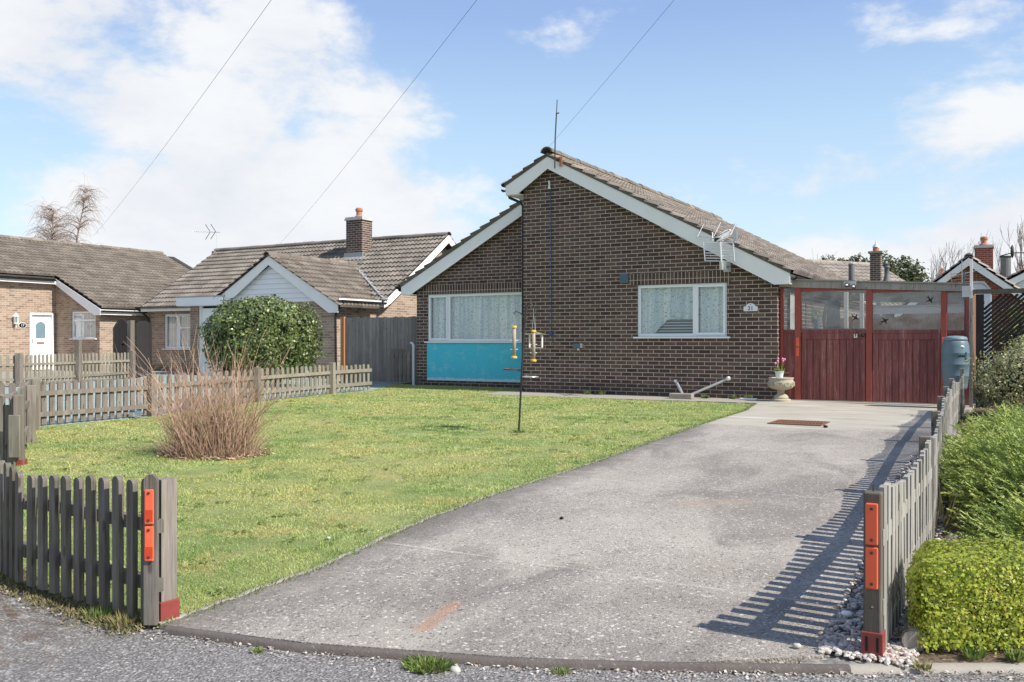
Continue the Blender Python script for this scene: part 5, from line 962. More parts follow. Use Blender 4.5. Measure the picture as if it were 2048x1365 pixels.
# water butt
bx_, by_ = cw(7.12, 14.45)
o = T('water_butt', 'blue grey plastic water butt on a stand by the right gate post', 'water butt', (bx_, by_, 0)); z0 = .30; MB().lathe((bx_, by_, 0), [(.14, 0), (.13, z0)], 20).build('stand', M['metal_dark'], o, smooth=False)
MB().lathe((bx_, by_, z0), [(.165, 0), (.175, .05), (.195, .22), (.198, .225), (.198, .232), (.196, .24), (.205, .40), (.208, .404), (.208, .412), (.205, .42), (.206, .58), (.208, .584), (.206, .592), (.198, .70), (.185, .76), (.17, .79)], 32).build('barrel', M['butt'] if 'butt' in M else plain('butt', (.125,.185,.215), .42, var=.15), o, smooth=True)
MB().lathe((bx_, by_, z0+.785), [(.175, 0), (.178, .03), (.16, .06), (.10, .075), (.02, .08)], 28).build('lid', plain('butt_lid', (.16,.23,.255), .45), o, smooth=True)
q = Vector((bx_, by_, z0))-EZ*.206
b = MB(); b.beam(q+UP*.545-EX*.05, q+UP*.545+EX*.05, .012, .02); b.build('hand_slot', M['letter_black'], o); b = MB(); b.lathe(q+UP*.665+EZ*.02, [(.001, 0), (.04, .01), (.05, .03), (.01, .05)], 10, 1, .4); b.build('white_splash', M['petal_white'], o)
b = MB(); b.beam(q+UP*.60+EX*.07, q+UP*.60+EX*.10+EZ*.03, .01, .012); b.beam(q+UP*.50+EX*.07, q+UP*.50+EX*.12+EZ*.05, .01, .012); b.beam(q+UP*.50+EX*.07, q+UP*.60+EX*.07, .01, .012); b.build('moulded_rib', M['butt'], o)
# drain grate
o = T('drain_grate', 'rusty rectangular drain grating set in the pale concrete', 'drain cover', (1.05, -4.9, .0)); b = MB()
for i in range(15): b.box(1.06+i*.043, 1.075+i*.043, -4.86, -4.30, .003, .012)
b.build('bars', M['rust'], o); b = MB(); b.box(1.03, 1.70, -4.89, -4.86, .003, .013); b.box(1.03, 1.70, -4.30, -4.27, .003, .013); b.box(1.03, 1.06, -4.859, -4.301, .003, .0125); b.box(1.675, 1.70, -4.859, -4.301, .003, .0125); b.box(1.06, 1.675, -4.59, -4.57, .003, .0124); b.build('grate_frame', M['rust'], o); MB().box(1.06, 1.675, -4.859, -4.301, .0015, .0028).build('pit_shade', M['letter_black'], o)  # flat black sheet painted for the darkness below the bars
# path clutter, stones
def stone(p, r, mat, label, cat='stone', fl=.6):
    b = MB(); v = rdir(1)[0]; prof = []
    V = []; nn = 9
    for i in range(1, 5):
        for k in range(nn): a = 2*math.pi*k/nn; e = -math.pi/2+math.pi*i/5; rr = r*(1+random.uniform(-.15, .15)); V.append((p[0]+rr*math.cos(a)*math.cos(e), p[1]+rr*math.sin(a)*math.cos(e)*.8, p[2]+r*fl+rr*fl*math.sin(e)))
    F_ = [(i*nn+k, i*nn+(k+1) % nn, (i+1)*nn+(k+1) % nn, (i+1)*nn+k) for i in range(3) for k in range(nn)]+[tuple(range(nn))[::-1], tuple(range(3*nn, 4*nn))]
    b.add(V, F_); return tag(b.build('stone', M[mat], smooth=True), label, cat)
stone((*cw(1.31, 3.52), 0), .022, 'petal_white', 'white pebble on the drive next to the gravel strip'); stone((*cw(-1.0, 4.9), 0), .013, 'flint', 'tiny pale stone on the lawn near the front pickets'); stone((*cw(.30, 5.45), 0), .014, 'letter_black', 'small dark stone in the middle of the drive'); stone((*cw(1.0, 3.16), 0), .016, 'flint', 'buff pebble at the bottom right corner of the drive')
stone((*cw(-.19, 3.0), -.03), .022, 'flint', 'buff stone in the gutter next to the green weed clump'); stone((*cw(-2.13, 3.25), -.03), .020, 'flint', 'flat pale stone on the road at the lower left'); stone((*cw(3.9, 11.2), 0), .03, 'letter_black', 'dark lump on the pale concrete near the grate')
# bowls and box by the shrub fence
o = T('garden_lamp', 'tiny dark blue solar lamp box at the foot of the low fence', 'solar lamp', (*cw(-5.30, 12.65), 0)); x, y = cw(-5.30, 12.65); MB().box(x-.06, x+.06, y-.05, y+.05, 0, .10).build('lamp_body', M['blue_grey'], o); MB().box(x-.05, x+.05, y-.056, y-.05, .02, .08).build('lens', M['pot_white'], o)
# telephone wires from a pole behind the viewer
def wire(label, end, sag, r):
    P0_ = Vector((*cw(5.3, -1.9), 7.25)); P1 = Vector(end); pts = []
    for i in range(61): t = i/60; pts.append(P0_.lerp(P1, t)-UP*(sag*4*t*(1-t)))
    tag(MB().tube(pts, r, 5).build('telephone_wire', M['metal_dark']), label, 'wire', 'telephone wires overhead')
wire('overhead wire running up from the brown bungalow ridge', (-4.66, -.12, 5.10), .10, .0024); wire('overhead wire reaching the roof behind the white clad gable', (*cw(-8.72, 33.8), 4.72), .25, .0030); wire('leftmost overhead wire dropping behind the bare birch', (*cw(-18.6, 40), 5.75), .35, .0034)
t = T('telegraph_pole', 'wooden telegraph pole behind the viewer', 'pole', (*cw(5.3, -1.9), 0)); x, y = cw(5.3, -1.9); MB().tube([(x, y, 0), (x, y, 7.5)], .12, 12, .09).build('shaft', M['wood_brownish'], t); MB().beam((x-.4, y, 7.2), (x+.4, y, 7.2), .08, .08).build('cross_arm', M['wood_brownish'], t)
# ================================================================== plants
def bare_shrub():
    cx, cy = cw(-2.86, 8.62); base = T('bare_shrub', 'leafless twiggy brown shrub fanning out of the lawn', 'shrub', (cx, cy, 0)); R_ = random.Random(5); main = MB(); at = []
    def stem(p, d, L, r, seg=7, droop=.0, kink=.07):
        pts = [p]; d = d.normalized()
        for i in range(seg):
            d = (d+Vector((R_.gauss(0, kink), R_.gauss(0, kink), R_.gauss(0, kink)-droop*(i/seg)))).normalized(); pts.append(pts[-1]+d*(L/seg))
        n0 = len(main.f); main.tube(pts, r, 3, r*.35, caps=False); at.extend([min(1, max(0, R_.gauss(.5, .25)))]*(len(main.f)-n0)); return pts, d
    for i in range(560):
        a = R_.uniform(0, 2*math.pi); rr = math.sqrt(R_.random())*.35; p = Vector((cx+rr*1.1*math.cos(a), cy+rr*.8*math.sin(a), -.01)); out = Vector((math.cos(a), math.sin(a), 0))
        tilt = rr/.37*.30+R_.gauss(0, .15); L = R_.choice((R_.uniform(.3, .6), R_.uniform(.4, .9), R_.uniform(.55, 1.22))); d = (UP+out*tilt+EX*.03)
        pts, d2 = stem(p, d, L, R_.uniform(.0022, .0042), 7, .05, .14)
        for k in range(R_.choice((1, 2, 3))):
            j = R_.randrange(2, 7); q = pts[j]; dq = (d.normalized()+Vector((R_.gauss(0, .45), R_.gauss(0, .45), R_.gauss(0, .2)))); stem(q, dq, R_.uniform(.08, .30)*(1.2 if L > .7 else .7), .0018, 4, .05, .12)
    for i in range(460):                                        # short dense basal shoots
        a = R_.uniform(0, 2*math.pi); rr = .12+math.sqrt(R_.random())*.34; p = Vector((cx+rr*1.1*math.cos(a), cy+rr*.85*math.sin(a), 0)); stem(p, Vector((math.cos(a)*.6+R_.gauss(0, .3), math.sin(a)*.6+R_.gauss(0, .3), 1)), R_.uniform(.12, .34), .0024, 4, 0, .15)
    for dx, dz, L, dr in ((-1.0, .1, 1.25, .18), (-.9, .4, 1.35, .12), (-.55, -.2, 1.3, .05), (-.4, .3, 1.35, .04), (.85, .1, 1.15, .10), (.7, -.3, 1.1, .10), (.95, .3, 1.2, .16), (-.7, -.4, 1.1, .1), (.4, .2, 1.3, .03), (.15, .1, 1.35, .03), (-.15, .1, 1.4, .03), (.3, -.3, 1.35, .05)):
        d = EX*dx+EZ*dz+UP*1.15; stem(Vector((cx, cy, .02))+EX*dx*.3, d, L, .0042, 10, dr, .09)
    main.build('stems', M['twig'], base, attr=at)
    n = 1500; a = RNG.random(n)*6.283; r = np.sqrt(RNG.random(n))*.52; C = np.stack([cx+r*1.15*np.cos(a), cy+r*.9*np.sin(a), np.full(n, .012)], 1); leaves('fallen_leaves', C, np.tile([0, 0, 1.], (n, 1)), .035, .5, M['twig'], base, .7)
bare_shrub()
def shrub(label, c, r, n, size, asp, mat, seed, cat='bush', name='evergreen_bush', core=.80, flowers=0, depth=.28, amp=.16, f=2.2, spread=.8, zmin=.03, up=.0, parts=None, pw=2):
    o = T(name, label, cat, (c[0], c[1], 0)); 
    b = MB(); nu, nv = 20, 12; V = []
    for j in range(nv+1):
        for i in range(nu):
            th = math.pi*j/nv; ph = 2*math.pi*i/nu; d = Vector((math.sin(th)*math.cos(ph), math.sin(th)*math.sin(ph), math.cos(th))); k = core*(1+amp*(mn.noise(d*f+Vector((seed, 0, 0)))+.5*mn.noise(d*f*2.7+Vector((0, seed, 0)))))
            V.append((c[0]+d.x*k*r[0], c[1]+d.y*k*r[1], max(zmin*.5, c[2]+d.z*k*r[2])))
    b.add(V, [(j*nu+i, j*nu+(i+1) % nu, (j+1)*nu+(i+1) % nu, (j+1)*nu+i) for j in range(nv) for i in range(nu)]); b.build('dark_core', M['core_shade'], o)  # solid core, its near-black colour stands for shade inside the bush
    P_, d = crown(c, r, n, seed, depth, amp, f, zmin, pw); leaves('foliage', P_, d+np.array([0, 0, .3]), size, asp, M[mat], o, spread, up=up)
    if flowers:
        P_, d = crown(c, (r[0]*1.02, r[1]*1.02, r[2]*1.02), flowers*6, seed, 0, amp, f); k = (d @ np.array([EZ.x, EZ.y, 0]) < -.3) & (d[:, 2] > -.2); P_ = P_[k][:flowers]
        fb = MB()
        for p in P_: fb.lathe(Vector(p), [(.01, -.01), (.028, 0), (.018, .02), (.005, .025)], 7)
        fb.build('blossom', M['petal_white'], o)
    return o
x, y = cw(-5.98, 21.6); shrub('large glossy dark green rounded bush dotted with white blossom', (x, y, 1.13), (1.30, 1.2, .98), 19000, .074, .62, 'leaf_holly', 11, flowers=9, amp=.14, f=2.6, spread=.9, depth=.20, pw=2.6, core=.86)
def box_hedge():
    e1 = EX; e2 = Vector((0, 1, 0)); c0 = Vector((*cw(1.365, 3.10), 0)); L1, L2, Hh = 1.4, .50, .300; o = T('box_hedge', 'clipped yellow green box hedge at the right corner by the road', 'hedge', c0+e1*.6+e2*.3)
    def surf(n, ins):
        out = []; nr = []
        for _ in range(n):
            f_ = random.random(); a, b_, h_ = random.random(), random.random(), random.random()
            if f_ < .42: p = (a, 0, h_); nv = -EZ
            elif f_ < .68: p = (0, b_, h_); nv = -EX
            elif f_ < .95: p = (a, b_, 1); nv = UP
            else: p = (1, b_, h_); nv = EX
            q = Vector(p)-Vector((.5, .5, .5)); m_ = Vector((q.x*2, q.y*2, q.z*2))
            l4 = max(abs(m_.x), abs(m_.y), (abs(m_.x)**9+abs(m_.y)**9+max(m_.z, 0)**9)**(1/9)); m_ = m_/max(l4, .01); m_.z = max(m_.z, -1)
            w = c0+e1*(L1*(.5+m_.x/2))+e2*(L2*(.5+m_.y/2))+UP*(.015+Hh*(.5+m_.z/2)); bump = .030*mn.noise(w*9)+.022*mn.noise(w*21)
            cc = c0+e1*L1/2+e2*L2/2+UP*Hh*.5; dv = (w-cc).normalized(); w = w+dv*(bump-random.random()**1.5*ins); out.append(w); nr.append((nv+dv).normalized())
        return np.array(out), np.array(nr)
    core = MB(); core.add([c0+e1*a+e2*b_+UP*z for z in (.03, Hh*.78) for a, b_ in ((.11, .10), (L1-.10, .10), (L1-.10, L2-.08), (.11, L2-.08))], [(3,2,1,0), (4,5,6,7), (0,1,5,4), (1,2,6,5), (2,3,7,6), (3,0,4,7)]); core.build('dark_core', M['core_shade'], o)  # near-black box stands in for shade between the hedge leaves
    C, N_ = surf(52000, .085); leaves('foliage', C, N_+np.array([0, 0, .4]), .0105, .72, M['leaf_box'], o, .75)
    k = 9000; C, N_ = surf(k, .012); leaves('shoots', C+N_*.006, N_+np.array([0, 0, .5]), .014, .62, M['leaf_box'], o, .5, attr=.55+.45*RNG.random(k))
box_hedge()
def juniper():
    o = T('spreading_juniper', 'feathery yellow green juniper spreading over the fence above the box hedge', 'shrub', (*cw(3.4, 5.9), 0)); Cs = []; Ds = []
    blobs = [((3.50, 5.70, .16), (.60, .70, .28)), ((3.92, 6.7, .18), (.60, .80, .30)), ((4.5, 6.4, .24), (.85, .95, .34)), ((4.15, 5.25, .16), (.85, .50, .27)), ((5.1, 7.7, .22), (.9, .9, .28)), ((5.5, 6.6, .25), (.9, .9, .34)), ((4.65, 7.8, .18), (.62, .7, .28)), ((3.75, 5.0, .12), (.55, .4, .22)), ((3.10, 4.95, .14), (.50, .36, .24)), ((3.28, 5.5, .20), (.50, .5, .28)), ((2.62, 4.15, .08), (.42, .30, .17)), ((3.3, 4.2, .10), (.6, .4, .22))]
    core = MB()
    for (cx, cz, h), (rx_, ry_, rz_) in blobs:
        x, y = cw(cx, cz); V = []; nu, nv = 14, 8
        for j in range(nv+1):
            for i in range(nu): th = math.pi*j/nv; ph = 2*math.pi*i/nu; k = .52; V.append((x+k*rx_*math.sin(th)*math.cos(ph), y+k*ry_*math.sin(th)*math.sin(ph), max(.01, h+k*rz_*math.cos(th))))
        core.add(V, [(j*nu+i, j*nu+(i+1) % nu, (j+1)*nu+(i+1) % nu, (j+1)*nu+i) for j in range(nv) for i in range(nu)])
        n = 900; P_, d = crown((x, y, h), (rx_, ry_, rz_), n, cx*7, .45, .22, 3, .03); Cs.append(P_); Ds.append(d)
    core.build('dark_core', M['core_shade'], o); C = np.concatenate(Cs); D_ = np.concatenate(Ds)  # solid dark blobs put the shade among the sprays into colour
    # each spray: a stem with side needles
    n = len(C); ax = unit(D_*[1, 1, .35]+RNG.normal(size=(n, 3))*.35+np.array([-EX.x*.35, -EX.y*.35, .18])); Ls = .10+.13*RNG.random((n, 1)); sidev = unit(np.cross(ax, [0, 0, 1.]))+RNG.normal(size=(n, 3))*.35; U = []; V = []; B = []; A = []; base_r = RNG.random(n)
    for k in range(15):
        t = (k+1)/16; p = C+ax*Ls*t+np.array([0, 0, 1.])*(t*t*.02)
        for s in (-1, 1):
            dirn = unit(ax*1.1+sidev*s*.75+RNG.normal(size=(n, 3))*.25); ln = (.040*(1.15-t)+.012)*(.7+.6*RNG.random((n, 1))); B.append(p); V.append(dirn*ln); U.append(unit(np.cross(dirn, rdir(n)))*.0075); A.append(np.clip(base_r*.7+t*.35+RNG.normal(size=n)*.08, 0, 1))
    quads('foliage', np.concatenate(B), np.concatenate(U), np.concatenate(V), M['leaf_juniper'], o, np.concatenate(A))
juniper()
def cotoneaster():
    x, y = cw(7.15, 12.2); shrub('loose grey green small leaved shrub in front of the trellis', (x, y, .54), (.80, .85, .56), 17000, .042, .5, 'leaf_coton', 21, 'shrub', 'loose_shrub', core=.62, depth=.5, amp=.30, f=2.6, spread=1.0)
    x, y = cw(8.1, 12.8); shrub('taller loose leafy shrub against the trellis at the right edge', (x, y, .66), (.9, .9, .62), 14000, .042, .5, 'leaf_coton', 25, 'shrub', 'loose_shrub', core=.62, depth=.5, amp=.28, f=2.4, spread=1.0)
    x, y = cw(6.05, 10.4); shrub('low reddish grey ground shrub below the loose shrub', (x, y, .18), (.5, .5, .24), 2600, .03, .5, 'leaf_coton', 29, 'shrub', 'low_shrub', core=.6, depth=.5, amp=.3)
    shrub('yellow green laurel growing behind the trellis slats', (4.25, 1.3, .95), (.85, .7, .85), 2600, .11, .42, 'leaf_laurel', 31, 'bush', 'laurel_bush', core=.7, amp=.2)
    t = T('shed', 'dark timber shed behind the right end of the trellis', 'shed', (5.6, 1.6, 0)); MB().box(5.0, 8, .9, 3.2, 0, 1.85).build('shed_wall', M['wood_black'], t); MB().poly((0, .8, 0), (1,0,0), (0,-1,0), [(4.9, 1.82), (8.1, 1.82), (8.1, 1.92), (4.9, 1.88)], [], 2.5).build('shed_roof', M['wood_dark'], t)
    t = T('blue_bag', 'bright blue bag lying behind the trellis foot', 'bag', (3.75, .3, .9)); MB().lathe((3.78, .25, .80), [(.05, 0), (.12, .03), (.13, .10), (.06, .15)], 12, 1, .6).build('bag_body', M['blue_bag'], t, smooth=True); MB().box(3.6, 3.95, .15, .4, 0, .80).build('bag_stand', M['wood_dark'], t)
cotoneaster()
def tuft(name, label, c, r, n, h, w, mat, cat='weed', lean=.6, group=None):
    a = RNG.random(n)*6.283; rr = np.sqrt(RNG.random(n))*r; C = np.stack([c[0]+rr*np.cos(a), c[1]+rr*np.sin(a), np.full(n, c[2])], 1); V = unit(np.stack([np.cos(a)*lean*rr/r, np.sin(a)*lean*rr/r, np.ones(n)], 1)+RNG.normal(size=(n, 3))*.25)*(h*(.5+.6*RNG.random((n, 1)))); U = unit(np.cross(V, rdir(n)))*w
    o = quads(name, C, U, V, M[mat]); return tag(o, label, cat, group)
x, y = cw(-.28, 3.05); tuft('weed_clump', 'low green weed cushion growing out of the kerb joint', (x, y, -.02), .080, 900, .030, .006, 'weed', lean=1.2)
x, y = cw(-1.62, 3.56); tuft('weed_clump', 'bright green weed rosette under the left pickets', (x, y, -.02), .05, 140, .060, .007, 'weed')
x, y = cw(-1.49, 3.47); tuft('grass_tuft', 'yellow dry grass tuft in front of the end picket', (x, y, -.02), .05, 170, .065, .005, 'weed_dry')
x, y = cw(-.90, 3.18); tuft('weed_clump', 'tiny weed in the kerb gutter left of the cushion', (x, y, -.02), .02, 60, .02, .005, 'weed'); x, y = cw(.16, 2.98); tuft('weed_clump', 'tiny yellow green weed in the kerb gutter below the drive', (x, y, -.02), .03, 90, .018, .005, 'weed')
x, y = cw(1.36, 2.98); tuft('weed_clump', 'small weed at the foot of the red post shoe', (x, y, -.01), .02, 60, .035, .006, 'weed_dry'); x, y = cw(1.57, 3.06); tuft('weed_clump', 'upright green weed in front of the box hedge', (x, y, 0), .025, 70, .045, .008, 'weed'); x, y = cw(1.70, 3.04); tuft('weed_clump', 'second weed under the box hedge near the frame edge', (x, y, 0), .02, 60, .05, .008, 'weed')
for i, (x, y, s, lb) in enumerate(((-1.93, -.16, .05, 'small weed at the foot of the gable wall left of the block'), (-1.28, -.2, .045, 'small weed at the foot of the gable wall right of the block'), (-3.75, -.12, .05, 'weed with white flower at the gable wall foot'), (-3.45, -.1, .05, 'weed just right of the white flowered one at the wall foot'), (-.50, -.12, .05, 'leafy weed at the wall foot by the white strip'), (-.78, -.1, .03, 'tiny weed between block and urn at the wall foot'))):
    tuft('weed_clump', lb, (x, y, 0), s, 90, .09, .022, 'weed')
x, y = cw(2.42, 5.2); tuft('grass_tuft', 'pale long leaved grass leaning through the right fence', (x+.05, y, .0), .08, 34, .28, .010, 'weed_dry', lean=1.0); tuft('grass_tuft', 'long lawn grass around the foot of the feeding pole', (fx, fy, 0), .07, 160, .05, .006, 'weed')
# mossy strip below the left pickets
def strip_stuff():
    n = 9000; t = RNG.random(n); path = [Vector((*cw(*p), 0)) for p in ((-3.4, 5.25), (-2.6, 4.42), (-2.15, 4.0), (-1.72, 3.66), (-1.42, 3.46))]; seg = np.minimum((t*4).astype(int), 3); fr = t*4-seg; A = np.array([path[i] for i in seg]); B_ = np.array([path[i+1] for i in seg]); P_ = A+(B_-A)*fr[:, None]; P_ = P_+np.array([EZ.x, EZ.y, 0])*(RNG.normal(size=(n, 1))*.055-.02)+np.array([EX.x, EX.y, 0])*(RNG.normal(size=(n, 1))*.02); P_[:, 2] = -.012
    V = unit(RNG.normal(size=(n, 3))*[.9, .9, .3]+[0, 0, .9])*(.022*(.5+RNG.random((n, 1)))); U = unit(np.cross(V, rdir(n)))*.007; tag(quads('verge_growth', P_, U, V, M['moss']), 'moss and short weeds along the foot of the road pickets', 'ground cover', kind='stuff')
    n = 1500; pts = []; a = RNG.random(n)
    for i in range(n):
        s = random.random(); k = s*(len(KERB)-5)+3; j = int(k); f_ = k-j; p = Vector((*KERB[j], 0)).lerp(Vector((*KERB[j+1], 0)), f_); pts.append(p-EZ*abs(random.gauss(0, .05))+EX*random.gauss(0, .03)-UP*.014)
    leaves('gutter_litter', np.array(pts), np.tile([0, 0, 1.], (n, 1)), .014, .6, M['pebbles'], None, .5); tag(bpy.data.objects['gutter_litter'], 'fine grit and leaf crumbs in the road gutter', 'grit', kind='stuff')
strip_stuff()
# ------------------------------------------------------------------ pebbles
def pebbles():
    ico = MB(); phi = (1+5**.5)/2; vs = [Vector(v).normalized() for v in ((-1,phi,0),(1,phi,0),(-1,-phi,0),(1,-phi,0),(0,-1,phi),(0,1,phi),(0,-1,-phi),(0,1,-phi),(phi,0,-1),(phi,0,1),(-phi,0,-1),(-phi,0,1))]
    fc = [(0,11,5),(0,5,1),(0,1,7),(0,7,10),(0,10,11),(1,5,9),(5,11,4),(11,10,2),(10,7,6),(7,1,8),(3,9,4),(3,4,2),(3,2,6),(3,6,8),(3,8,9),(4,9,5),(2,4,11),(6,2,10),(8,6,7),(9,8,1)]; V0 = np.array(vs); F0 = np.array(fc); n = 4600; tot = []; at = []
    for i in range(n):
        t = random.random()**1.6; y = -13.62+t*8.5; xl = np.interp(y, [-13.6, -12.08, -8.8, -5], [3.34, 3.27, 3.06, 3.04]); xr_ = np.interp(y, [-13.6, -12.08, -8.8, -5], [3.64, 3.60, 3.44, 3.30]); x = random.uniform(xl, xr_)
        if random.random() < .04: x -= abs(random.gauss(0, .05))
        yy_ = y if y > -13.45 else -13.45+random.uniform(-.03, .2); s = random.uniform(.005, .0125); R_ = np.array(Matrix.Rotation(random.random()*6, 3, 'Z') @ Matrix.Rotation(random.gauss(0, .4), 3, 'X')); v = (V0*(1+RNG.normal(size=(12, 1))*.10))*[s*1.25, s, s*.7]; v = v @ R_.T+[x, yy_, -.004+s*.45+random.random()*.008]; tot.append(v[F0].reshape(-1, 3)); at += [random.random()]*20
    V = np.concatenate(tot); o = raw('gravel', V, 3, len(V)//3, M['pebbles'], None, at); tag(o, 'pale pebbles filling the strip between drive and right fence', 'gravel', kind='stuff')
pebbles()
# ------------------------------------------------------------------ lawn blades
def in_poly(P_, poly):
    x, y = P_[:, 0], P_[:, 1]; r = np.zeros(len(P_), bool); px, py = poly[-1]
    for qx, qy in poly:
        c = ((qy > y) != (py > y)) & (x < (px-qx)*(y-qy)/((py-qy) or 1e-9)+qx); r ^= c; px, py = qx, qy
    return r
def grass():
    poly = lawn_out; N_ = 3600000; P_ = np.stack([RNG.uniform(-10, 1.3, N_), RNG.uniform(-14.5, 1.7, N_)], 1); dist = np.hypot(P_[:, 0]-CAM[0], P_[:, 1]-CAM[1]); keep = RNG.random(N_) < np.clip((3.2/dist)**1.7, .0, 1)*.9
    P_ = P_[keep]; P_ = P_[in_poly(P_, poly)]; n = len(P_); dist = np.hypot(P_[:, 0]-CAM[0], P_[:, 1]-CAM[1])
    # thin out under the shrub
    sc = cw(-2.86, 8.62); k = np.hypot(P_[:, 0]-sc[0], P_[:, 1]-sc[1]) > .42+.1*RNG.random(n); P_ = P_[k]; dist = dist[k]; n = len(P_)
    bare = np.array([mn.noise(Vector((p[0]*1.7+9, p[1]*1.7, 3)))+.6*mn.noise(Vector((p[0]*7, p[1]*7, 1))) for p in P_]); k = RNG.random(n) < np.clip(1.15+1.6*bare, .12, 1); P_ = P_[k]; dist = dist[k]; n = len(P_)
    nz_ = np.array([mn.noise(Vector((p[0]*2.3, p[1]*2.3, 0))) for p in P_[::1]]) if n < 900000 else np.zeros(n)
    h = (.008+.010*RNG.random(n))*(1+1.0*nz_)*(1+.03*dist); w = .0019*np.clip(dist/3.2, 1, 5)*(.8+.5*RNG.random(n)); a = RNG.random(n)*6.283; C = np.stack([P_[:, 0], P_[:, 1], np.full(n, -.005)], 1); V = np.stack([RNG.normal(size=n)*.9, RNG.normal(size=n)*.9, np.ones(n)], 1); V = unit(V)*h[:, None]; U = np.stack([np.cos(a), np.sin(a), np.zeros(n)], 1)*w[:, None]
    tri = np.stack([C-U, C+U, C+V+U*.2], 1).reshape(-1, 3); o = raw('grass', tri, 3, n, M['grass_blade'], None, RNG.random(n)); tag(o, 'short mown lawn grass with yellow mossy patches', 'grass', kind='stuff'); print('blades', n)
grass()
def lawn_bits():
    n = 260; C = np.stack([RNG.uniform(-9, 1, n), RNG.uniform(-14, 0, n), np.full(n, .012)], 1); C = C[in_poly(C, lawn_out)]; tag(leaves('fallen_leaves', C, np.tile([0, 0, 1.], (len(C), 1)), .022, .6, M['twig'], None, .5), 'small brown leaf fragments scattered on the lawn', 'leaves', kind='stuff')
    n = 70; C = np.stack([RNG.uniform(-9, 1, n), RNG.uniform(-14, 0, n), np.full(n, .018)], 1); C = C[in_poly(C, lawn_out)]; tag(leaves('daisies', C, np.tile([0, 0, 1.], (len(C), 1)), .016, .9, M['petal_leaf'], None, .2), 'tiny white daisies dotted over the lawn', 'daisies', kind='stuff')
def lawn_weeds():
    n = 420; c0 = np.stack([RNG.uniform(-9, 1, n), RNG.uniform(-14.2, -4, n), np.zeros(n)], 1); c0 = c0[in_poly(c0, lawn_out)]; m = 26; C = np.repeat(c0, m, 0); C = C+np.concatenate([RNG.normal(size=(len(C), 2))*.028, np.full((len(C), 1), .008)], 1)
    tag(leaves('lawn_weeds', C, np.tile([0, 0, 1.6], (len(C), 1)), .020, .7, M['weed'], None, .7), 'broad leaved clover and weed patches in the lawn', 'weeds', kind='stuff')
lawn_weeds()
leaf_mat('petal_leaf', [(0, (.75,.74,.70)), (1, (.85,.84,.80))], .6, .1); lawn_bits()
# edge tufts that creep over the drive
def edge_grass():
    pts = []
    for (a, b_), (c, d) in zip(DL[:-1], DL[1:]):
        L = math.hypot(c-a, d-b_); k = int(L*520)
        for i in range(k):
            t = random.random(); e = abs(random.gauss(0, .022))+.008*mn.noise(Vector((a+t, b_*3, 0))); pts.append((a+(c-a)*t+e*(1 if random.random() < .6 else -1.5), b_+(d-b_)*t, -.002))
    C = np.array(pts); n = len(C); V = unit(RNG.normal(size=(n, 3))*[.6, .6, .2]+[.3, 0, .8])*(.022*(.5+RNG.random((n, 1)))); U = unit(np.cross(V, rdir(n)))*.0035; tag(quads('lawn_edge_grass', C, U, V, M['weed']), 'longer grass creeping over the left edge of the drive', 'grass', kind='stuff')
edge_grass()
# ================================================================== far things
def bare_tree(label, base, H, r0, spread, seed, mat='bark', depth=6, name='bare_tree', lean=(0, 0), upr=.25, twigs=3, minr=.012, group=None, first=.25):
    R_ = random.Random(seed); o = T(name, label, 'tree', base, group); tr = MB(); br = MB()
    def grow(p, d, L, r, dep, mb):
        pts = [p]; seg = 4; q = d.normalized()
        for i in range(seg): q = (q+Vector((R_.gauss(0, .12), R_.gauss(0, .12), R_.gauss(0, .08)+upr*.12))).normalized(); pts.append(pts[-1]+q*(L/seg))
        mb.tube(pts, r, 5 if r > .03 else 3, max(r*.62, minr*.6), caps=False)
        if dep <= 0: return
        for k in range(twigs if dep > 1 else twigs+1):
            j = R_.randrange(1, seg+1); dd = (q+Vector((R_.gauss(0, spread), R_.gauss(0, spread), R_.gauss(0, spread*.6)+upr*.4))).normalized(); grow(pts[j], dd, L*R_.uniform(.55, .8), max(r*.55, minr), dep-1, br)
    p = Vector(base); top = p+Vector((lean[0]*.3, lean[1]*.3, H*first)); tr.tube([p, (p+top)/2, top], r0, 8, r0*.75); tr.build('trunk', M[mat], o, attr=[.4]*len(tr.f))
    for k in range(3): grow(top-UP*H*first*.15*k, Vector((lean[0]/H+R_.gauss(0, spread*.5), lean[1]/H+R_.gauss(0, spread*.5), 1)), H*.34, r0*.6, depth-2, br)
    br.build('crown', M[mat], o, attr=[R_.random() for _ in br.f]); return o
